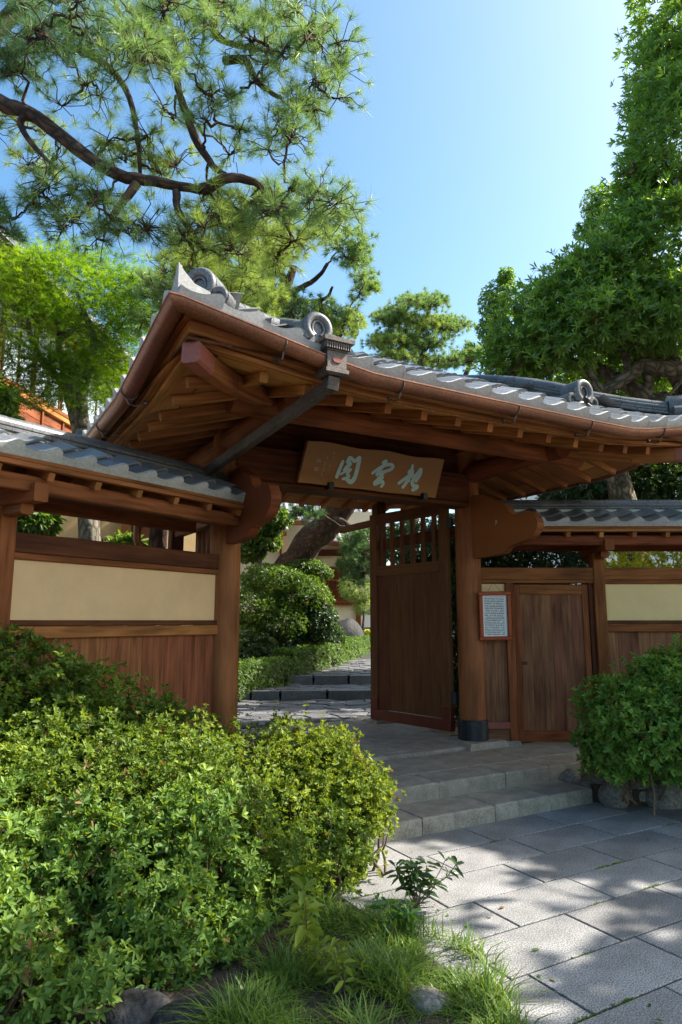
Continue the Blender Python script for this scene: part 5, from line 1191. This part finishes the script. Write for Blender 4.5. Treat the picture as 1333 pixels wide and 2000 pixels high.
for pts, rad in (([(1440, 1150, 9.6), (1420, 900, 9.5), (1400, 810, 9.4), (1360, 790, 9.3), (1300, 785, 9.2), (1272, 785, 9.1), (1239, 757, 9.1), (1218, 745, 9.2), (1192, 737, 9.2), (1172, 714, 9.2)], [.26, .22, .19, .15, .13, .12, .11, .10, .09, .06]),
  ([(1400, 810, 9.4), (1345, 760, 9.2), (1318, 723, 9.0), (1272, 717, 8.9), (1250, 717, 8.9), (1229, 734, 8.8), (1199, 752, 8.8), (1177, 768, 8.8), (1164, 750, 8.8), (1145, 714, 8.8)], [.16, .14, .12, .11, .105, .085, .075, .065, .055, .04]),
  ([(1265, 772, 9.1), (1267, 741, 9.0), (1262, 720, 8.9)], [.07, .065, .06]), ([(1345, 760, 9.2), (1314, 705, 9.2), (1290, 686, 9.3), (1265, 674, 9.3), (1236, 675, 9.3)], [.13, .12, .10, .08, .05]),
  ([(1228, 725, 8.9), (1221, 690, 8.9), (1216, 668, 8.9), (1217, 630, 9.0)], [.06, .05, .045, .03]), ([(1400, 810, 9.4), (1390, 600, 9.5), (1370, 400, 9.5), (1370, 150, 9.6), (1380, -50, 9.6)], [.2, .17, .14, .1, .05]), ([(1333, 740, 9.1), (1322, 755, 8.9), (1308, 770, 8.8), (1305, 785, 8.8)], [.03, .025, .02, .012])):
    pts = W5(pts); fine = []; fr = []
    for i in range(len(pts)-1):
        for t in np.linspace(0, 1, 5)[:-1]: fine.append(pts[i]*(1-t)+pts[i+1]*t); fr.append(rad[i]*(1-t)+rad[i+1]*t)
    fine.append(pts[-1]); fr.append(rad[-1]); fine = [p+rng.normal(0, .12*r, 3) for p, r in zip(fine, fr)]
    mb.tube(fine, fr, 12, True, .09, 5); pool += fine
grow(mb, pool, list(P[rng.choice(len(P), 130)]-A[:130]*.05), (.03, .007), .14, 6, 5); mb.build('trunk', M['bark_podo'], root, 2)
def bushtree(name, label, bl, n, k, L, Wf, mat, trunk=None, cat='tree', group=None, seed=0, depth=.4, base=None, bump=.2, s=1.6, br=None, nb_=30, clump=None):
    C = np.array([b[0] for b in bl]); g = base if base is not None else V(C[:, 0].mean(), C[:, 1].mean(), gz(C[0][0], C[0][1])-.05)
    root = thing(name, g, label, cat, group); P, A, D = blob_points(bl, n//clump[0] if clump else n, depth, bump, s, seed, None, .3)
    if clump: P, A, _c = clumped(P, A, *clump)
    link('crown', rosette_mesh(name, P, A, k, L, Wf), mat, root)
    mb = MB(); top = C.mean(0); pts = wiggle(g, top, 6, .05) if trunk is None else trunk; r = br or .04+.03*np.linalg.norm(top-g)
    mb.tube(pts, list(np.linspace(r, r*.35, len(pts))), 9); grow(mb, pts[2:], list(P[rng.choice(len(P), nb_)]), (.025, .006), .14, 5, 5); mb.build('trunk', M['bark_podo'], root, 2); return root
bushtree('small_leaf_tree', 'fine-leaved tree with upright twigs beside the evergreen edge', pxblobs([(975, 590, 12, 36, 40, .35), (960, 640, 12, 26, 24, .3), (990, 545, 12, 14, 26, .2)]), 1500, 6, .05, .45, LM['podo'], seed=3, depth=.8)
bushtree('small_leaf_tree', 'fine-leaved treetop showing behind the evergreen notch', pxblobs([(1170, 400, 13, 30, 40, .35), (1150, 450, 13, 26, 20, .3)]), 1100, 6, .05, .45, LM['podo'], seed=5, depth=.8)
bushtree('garden_tree', 'glossy sunlit tree showing under the eave behind the leaning pine', pxblobs([(500, 1030, 16, 50, 36, .5), (530, 1010, 16, 40, 24, .5), (480, 1075, 16, 40, 22, .4), (520, 1060, 16, 30, 16, .4)]), 1700, 6, .085, .5, LM['mid'], seed=8)
bushtree('garden_tree', 'small flat-topped tree before the lattice window', pxblobs([(600, 1108, 15.5, 44, 16, .4), (625, 1120, 15.5, 26, 14, .3)]), 900, 6, .06, .4, LM['mid'], seed=9, br=.05)
bushtree('garden_tree', 'feathery light pine-like tree beside the open door leaf', pxblobs([(700, 1150, 19.5, 40, 26, .4), (715, 1185, 19.5, 26, 16, .4)]), 900, 8, .08, .14, LM['pine_y'], seed=19, br=.05)
bushtree('garden_tree', 'tall camellia between the domed shrub and the lattice window', pxblobs([(625, 1215, 14.6, 34, 36, .4), (600, 1170, 14.6, 26, 30, .3)]), 1200, 6, .07, .45, LM['dark'], seed=29, br=.04)
# right background
bushtree('dark_tree', 'dark tree added to block the sky behind the lattice of the open door leaf', pxblobs([(800, 1060, 14, 60, 45, .6), (880, 1060, 14, 50, 60, .6), (860, 1130, 14, 50, 60, .6)]), 1800, 7, .09, .4, LM['dark'], seed=21)  # added stand-in for dark boards, keeps bright sky out of the lattice
bushtree('dark_tree', 'dark evergreen shrub tree above the wicket-door fence ridge', pxblobs([(1130, 965, 13, 60, 30, .8), (1220, 960, 13, 70, 34, .8), (1320, 950, 13, 60, 46, .8), (1300, 900, 13.5, 50, 30, .7)]), 3200, 7, .09, .4, LM['dark'], seed=11)
bushtree('bright_tree', 'sunlit yellow-green tree beyond the wicket-door fence under the gate eave', pxblobs([(1195, 925, 15, 40, 26, .8), (1250, 915, 15, 50, 28, .8), (1230, 870, 15.5, 60, 40, .8)]), 1300, 7, .11, .42, LM['maple'], seed=12)
hl = [PR+RT*s+FH*1.5 for s in (-.1, 1.0, 1.9)]
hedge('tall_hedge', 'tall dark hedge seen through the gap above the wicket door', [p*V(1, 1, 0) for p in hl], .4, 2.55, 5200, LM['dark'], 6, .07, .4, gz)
hedge('tall_hedge', 'tall yellow-green hedge seen through the fence gap beyond the wicket door', [(PR+RT*s+FH*1.9)*V(1, 1, 0) for s in (2.0, 3.4, 5)], .4, 2.45, 3600, LM['yellow'], 6, .07, .36, gz)
# left, behind the fence
bushtree('garden_shrub', 'leafy shrub seen through the fence gap beside the square post', pxblobs([(60, 1020, 9.5, 45, 30, .4), (25, 1035, 9.5, 26, 30, .4)]), 900, 7, .10, .3, LM['mid'], seed=14, cat='shrub', br=.05)
bushtree('garden_shrub', 'long-leaved shrub low in the fence gap beside the pale maple trunk', pxblobs([(248, 1068, 9.0, 24, 18, .3)]), 160, 8, .17, .2, LM['azalea_b'], seed=15, cat='shrub', br=.03)
bushtree('camellia_tree', 'blue-green leafy shrub above the fence ridge below the maple', pxblobs([(0, 790, 8.5, 30, 30, .4), (-60, 770, 8.5, 60, 50, .5), (20, 830, 8.5, 20, 14, .3)]), 900, 8, .10, .3, LM['azalea_b'], seed=16)
# shade trees on the sunny side of the forecourt, outside the picture
def shade_tree(label, base, blobs, n, seed):
    return bushtree('broadleaf_tree', label, blobs, n, 6, .17, .52, LM['mid'], seed=seed, base=base, depth=.7, bump=.3, s=.9, br=.22, nb_=60, clump=(14, .24))
shade_tree('broad shade tree standing beside the forecourt paving', V(11.4, 1.0, -.02), [(V(11.0, .9, 6.2), (1.45, 1.35, 1.1)), (V(11.6, 2.3, 6.9), (1.7, 1.6, 1.4)), (V(9.9, -1.0, 6.4), (1.6, 1.3, 1.0)), (V(11.2, -.4, 6.0), (1.1, 1.0, .8))], 6500, 31)
shade_tree('unseen sparse tree added to dapple the azaleas beside the forecourt', V(9.0, -.6, -.02), [(V(7.2, .9, 6.3), (1.0, .7, .7)), (V(6.4, .0, 6.2), (1.1, .8, .8))], 500, 33)  # unseen tree added for its dapple, crown placed to shade the azaleas
shade_tree('tall shade tree standing beyond the end of the wicket-door fence', V(12.5, 3.4, -.02), [(V(11.6, 3.6, 7.0), (2.0, 1.9, 2.0)), (V(13.2, 2.8, 7.4), (2.2, 2.0, 2.0)), (V(12.4, 4.6, 5.4), (1.6, 1.4, 1.2))], 4800, 32)

bushtree('garden_tree', 'leafy tree whose crown shows behind the gnarled evergreen limbs', [(V(11.2, 8.0, 5.6), (1.5, 1.5, 1.2)), (V(12.2, 9.3, 6.2), (1.5, 1.5, 1.3)), (V(10.6, 9.6, 5.2), (1.2, 1.2, 1.0))], 3000, 6, .12, .45, LM['mid'], seed=41, depth=.6, br=.14)

# ================================================================== HOUSES
def house_left():
    """two-storey timber house, its side wall receding along the left of the garden"""
    d = azd(5); nr = azd(95); O = cr(-6.3, 9.0, 0); H = lambda s, o, z: O+d*s+nr*o+UZ*z
    root = thing('timber_house', O+d*4+UZ*.3, 'two-storey house with board siding and pale windows behind the maple', 'house')
    def bx(nm, s0, s1, o, th, z0, z1, mat, par=None, ch=.006):
        m = MB()
        if s1-s0 > z1-z0: m.beam(H(s0, o, (z0+z1)/2), H(s1, o, (z0+z1)/2), th, z1-z0, ch=ch)
        else: m.beam(H((s0+s1)/2, o, z0), H((s0+s1)/2, o, z1), s1-s0, th, up=nr, ch=ch)
        return m.build(nm, mat, par or root)
    m = MB(); m.plate([H(-3, -.1, .2), H(9.3, -.1, .2), H(9.3, -.1, 8.1), H(-3, -.1, 8.1)], -nr*5); m.build('wall', M['white'], root)
    for k in range(5): bx('siding_board', -3, 8.0, .03, .05, 4.62+.21*k, 4.825+.21*k, M['plank'])
    for k in range(13): bx('batten', -2.6+.82*k, -2.54+.82*k, .07, .05, 4.6, 5.68, M['wood'])
    bx('rail', -3, 8.05, .06, .14, 5.69, 5.78, M['wood_light']); bx('rail', -3, 8.05, .04, .1, 4.5, 4.6, M['wood'])
    for k in range(8): bx('shutter_board', -3+.55*k, -2.47+.55*k, .02, .06, 5.85, 7.5, M['wood_dark'])
    bx('sill', 1.45, 8.0, .06, .14, 5.79, 5.88, M['wood'])
    for k in range(6):
        a = 1.5+1.08*k; wn = bx('window', a, a+1.02, .01, .04, 5.90, 7.4, M['glass'])
        for q in (a, a+.5, a+.98): bx('mullion', q, q+.05, .04, .03, 5.9, 7.4, M['wood_dark'], wn)
        bx('mullion', a+.051, a+.979, .035, .03, 6.75, 6.79, M['wood_dark'], wn)
    bx('rail', -3, 8.05, .06, .12, 7.42, 7.6, M['wood'])
    m = MB(); m.plate([H(-3.6, .95, 7.55), H(9.5, .95, 7.55), H(9.5, -5.5, 10.0), H(-3.6, -5.5, 10.0)], UZ*.12); rf = m.build('roof', M['tile'], root)
    for k in range(30): m = MB(); s = -3.5+.44*k; m.beam(H(s, .9, 7.50), H(s, -.1, 7.88), .06, .08); m.build('rafter', M['wood'], root)
    m = MB(); m.plate([H(4.2, 1.6, 4.05), H(9.3, 1.6, 4.05), H(9.3, -.1, 4.6), H(4.2, -.1, 4.6)], UZ*.1); m.build('lower_roof', M['tile'], root)
    # ground floor seen through the fence gap
    g0 = V(0, 0, 0)
def flat(name, pts, th, mat, root):
    m = MB(); m.plate(pts, th); return m.build(name, mat, root)
mg, t_, bg_, N_, L_ = newmat('window_glass'); bg_.inputs['Base Color'].default_value = (.42, .50, .54, 1); bg_.inputs['Roughness'].default_value = .08; bg_.inputs['Specular IOR Level'].default_value = .8
M['glass'] = mg
house_left()
def house_garden():
    """low house across the garden: cream walls, lattice windows, tiled roofs"""
    D0 = 22.0; C0 = Wd(620, 1212, D0); nr = -azd(-8); al = azd(82); base = gz(C0[0], C0[1])-.05
    Pp = lambda x, y, o=0: Wp(x, y, C0+nr*o, nr)
    root = thing('garden_house', V(C0[0], C0[1], base), 'low cream-walled house with lattice windows across the garden', 'house')
    def rect(nm, x0, x1, y0, y1, mat, o=0, th=.12, par=None):
        a, b = Pp(x0, y1, o), Pp(x1, y0, o); z0, z1 = a[2], b[2]; A_ = a.copy(); B_ = Pp(x1, y1, o); m = MB()
        m.plate([V(A_[0], A_[1], z0), V(B_[0], B_[1], z0), V(B_[0], B_[1], z1), V(A_[0], A_[1], z1)], -nr*th); return m.build(nm, mat, par or root)
    rect('wall', 380, 735, 1000, 1225, M['cream'], 0, 3.0)
    rect('wall', 596, 615, 1060, 1165, M['white'], .05, .04)
    rect('post', 613, 618, 1050, 1215, M['wood'], .12, .15); rect('post', 697, 704, 1165, 1225, M['wood'], .12, .15); rect('post', 545, 549, 1010, 1215, M['wood'], .12, .15)
    rect('beam', 590, 700, 1074, 1084, M['wood_dark'], .3, .3); rect('beam', 596, 614, 1112, 1118, M['wood'], .12, .1)
    fr_ = rect('window', 620, 682, 1108, 1178, M['wood_dark'], .03, .05)
    for k in range(19):
        x = 621+3.3*k; rect('lattice_bar', x, x+1.5, 1106, 1180, M['wood'], .16, .06, fr_)
    for y in (1132, 1152, 1175): rect('lattice_rail', 620, 694, y, y+2.2, M['wood'], .2, .04, fr_)
    for k in range(24):
        x = 656+2.6*k
        if x < 698: rect('lattice_bar', x, x+1.2, 1170, 1183, M['wood'], .16, .05, fr_)
    rect('wall', 706, 735, 1188, 1225, M['white'], .05, .04)
    # roofs
    def roof(x0, y0, x1, y1, rise, dep, nm='roof', over=1.0):
        a, b = Pp(x0, y0, over), Pp(x1, y1, over)
        f_ = flat(nm, [a, b, b-nr*dep+UZ*rise, a-nr*dep+UZ*rise], UZ*.1, M['tile'], root)
        n_ = int(np.linalg.norm(b-a)/.27)
        for k in range(n_+1):
            t = k/max(n_, 1); p = a*(1-t)+b*t; m = MB(); q = p-nr*dep+UZ*rise; m.tube([p+UZ*.11-nr*-.03, q+UZ*.11], .055, 8); m.build('tile_roll', M['tile_face'], f_, True)
        m = MB(); m.beam(a+UZ*.0+nr*.03, b+nr*.03, .1, .14); m.build('eave_board', M['wood'], root)
    roof(630, 1060, 790, 1072, 2.0, 4.0); roof(380, 1050, 560, 1042, 1.8, 3.6)
    roof(470, 1018, 600, 1022, 1.6, 3.2, over=.8)
    # side porch roof corner
house_garden()
def apartment():
    c = Wd(1270, 1212, 30); nr = -azd(4); al = azd(94); root = thing('pale_building', V(c[0], c[1], gz(c[0], c[1])-.5), 'pale rendered building far behind the evergreen tree', 'building')
    zb = gz(c[0], c[1])-.5
    H = lambda s, o, z: V(c[0], c[1], zb)+al*s+nr*o+UZ*z
    flat('wall', [H(-6.5, 0, 0), H(9, 0, 0), H(9, 0, 10.6), H(-6.5, 0, 10.6)], -nr*8, M['white'], root)
    for k in range(7):
        for f_ in range(3):
            s, z = -5.6+2.0*k, 1.3+3.0*f_; m = MB(); m.beam(H(s, .02, z+.7), H(s+1.1, .02, z+.7), .08, 1.4); w_ = m.build('window', M['glass'], root)
            m = MB(); m.beam(H(s-.05, .08, z-.03), H(s+1.15, .08, z-.03), .14, .06); m.build('sill', M['wood_dark'], w_)
    flat('parapet', [H(-6.6, .1, 10.6), H(9.1, .1, 10.6), H(9.1, .1, 10.95), H(-6.6, .1, 10.95)], -nr*8.2, M['tile_face'], root)
apartment()
# screen seen through the left fence gap
root = thing('lattice_screen', Wd(150, 1100, 11)*V(1, 1, 0)+UZ*.3, 'dark lattice screen on a cream wall behind the wide-panelled fence', 'screen')
nr = -azd(-20); C0 = Wd(150, 1100, 11.4)
def rc(nm, x0, x1, z0, z1, mat, o, th, par=None):
    a, b = Wp(x0, 1040, C0+nr*o, nr), Wp(x1, 1040, C0+nr*o, nr); return flat(nm, [V(a[0], a[1], z0), V(b[0], b[1], z0), V(b[0], b[1], z1), V(a[0], a[1], z1)], -nr*th, mat, par or root)
rc('wall', -40, 420, .2, 3.9, M['plaster'], 0, .3)
for k in range(34):
    x = 65+5.2*k
    if x < 175 or 195 < x < 240: rc('lattice_bar', x, x+2.6, .4, 2.95, M['wood_dark'], .25, .05)
rc('rail', 60, 176, 2.3, 2.4, M['wood_dark'], .3, .05); rc('post', 238, 252, .2, 3.9, M['wood'], .3, .2); rc('post', 172, 178, .2, 3.9, M['wood'], .3, .15); rc('panel', 258, 312, .3, 3.6, M['wood_dark'], .1, .1)
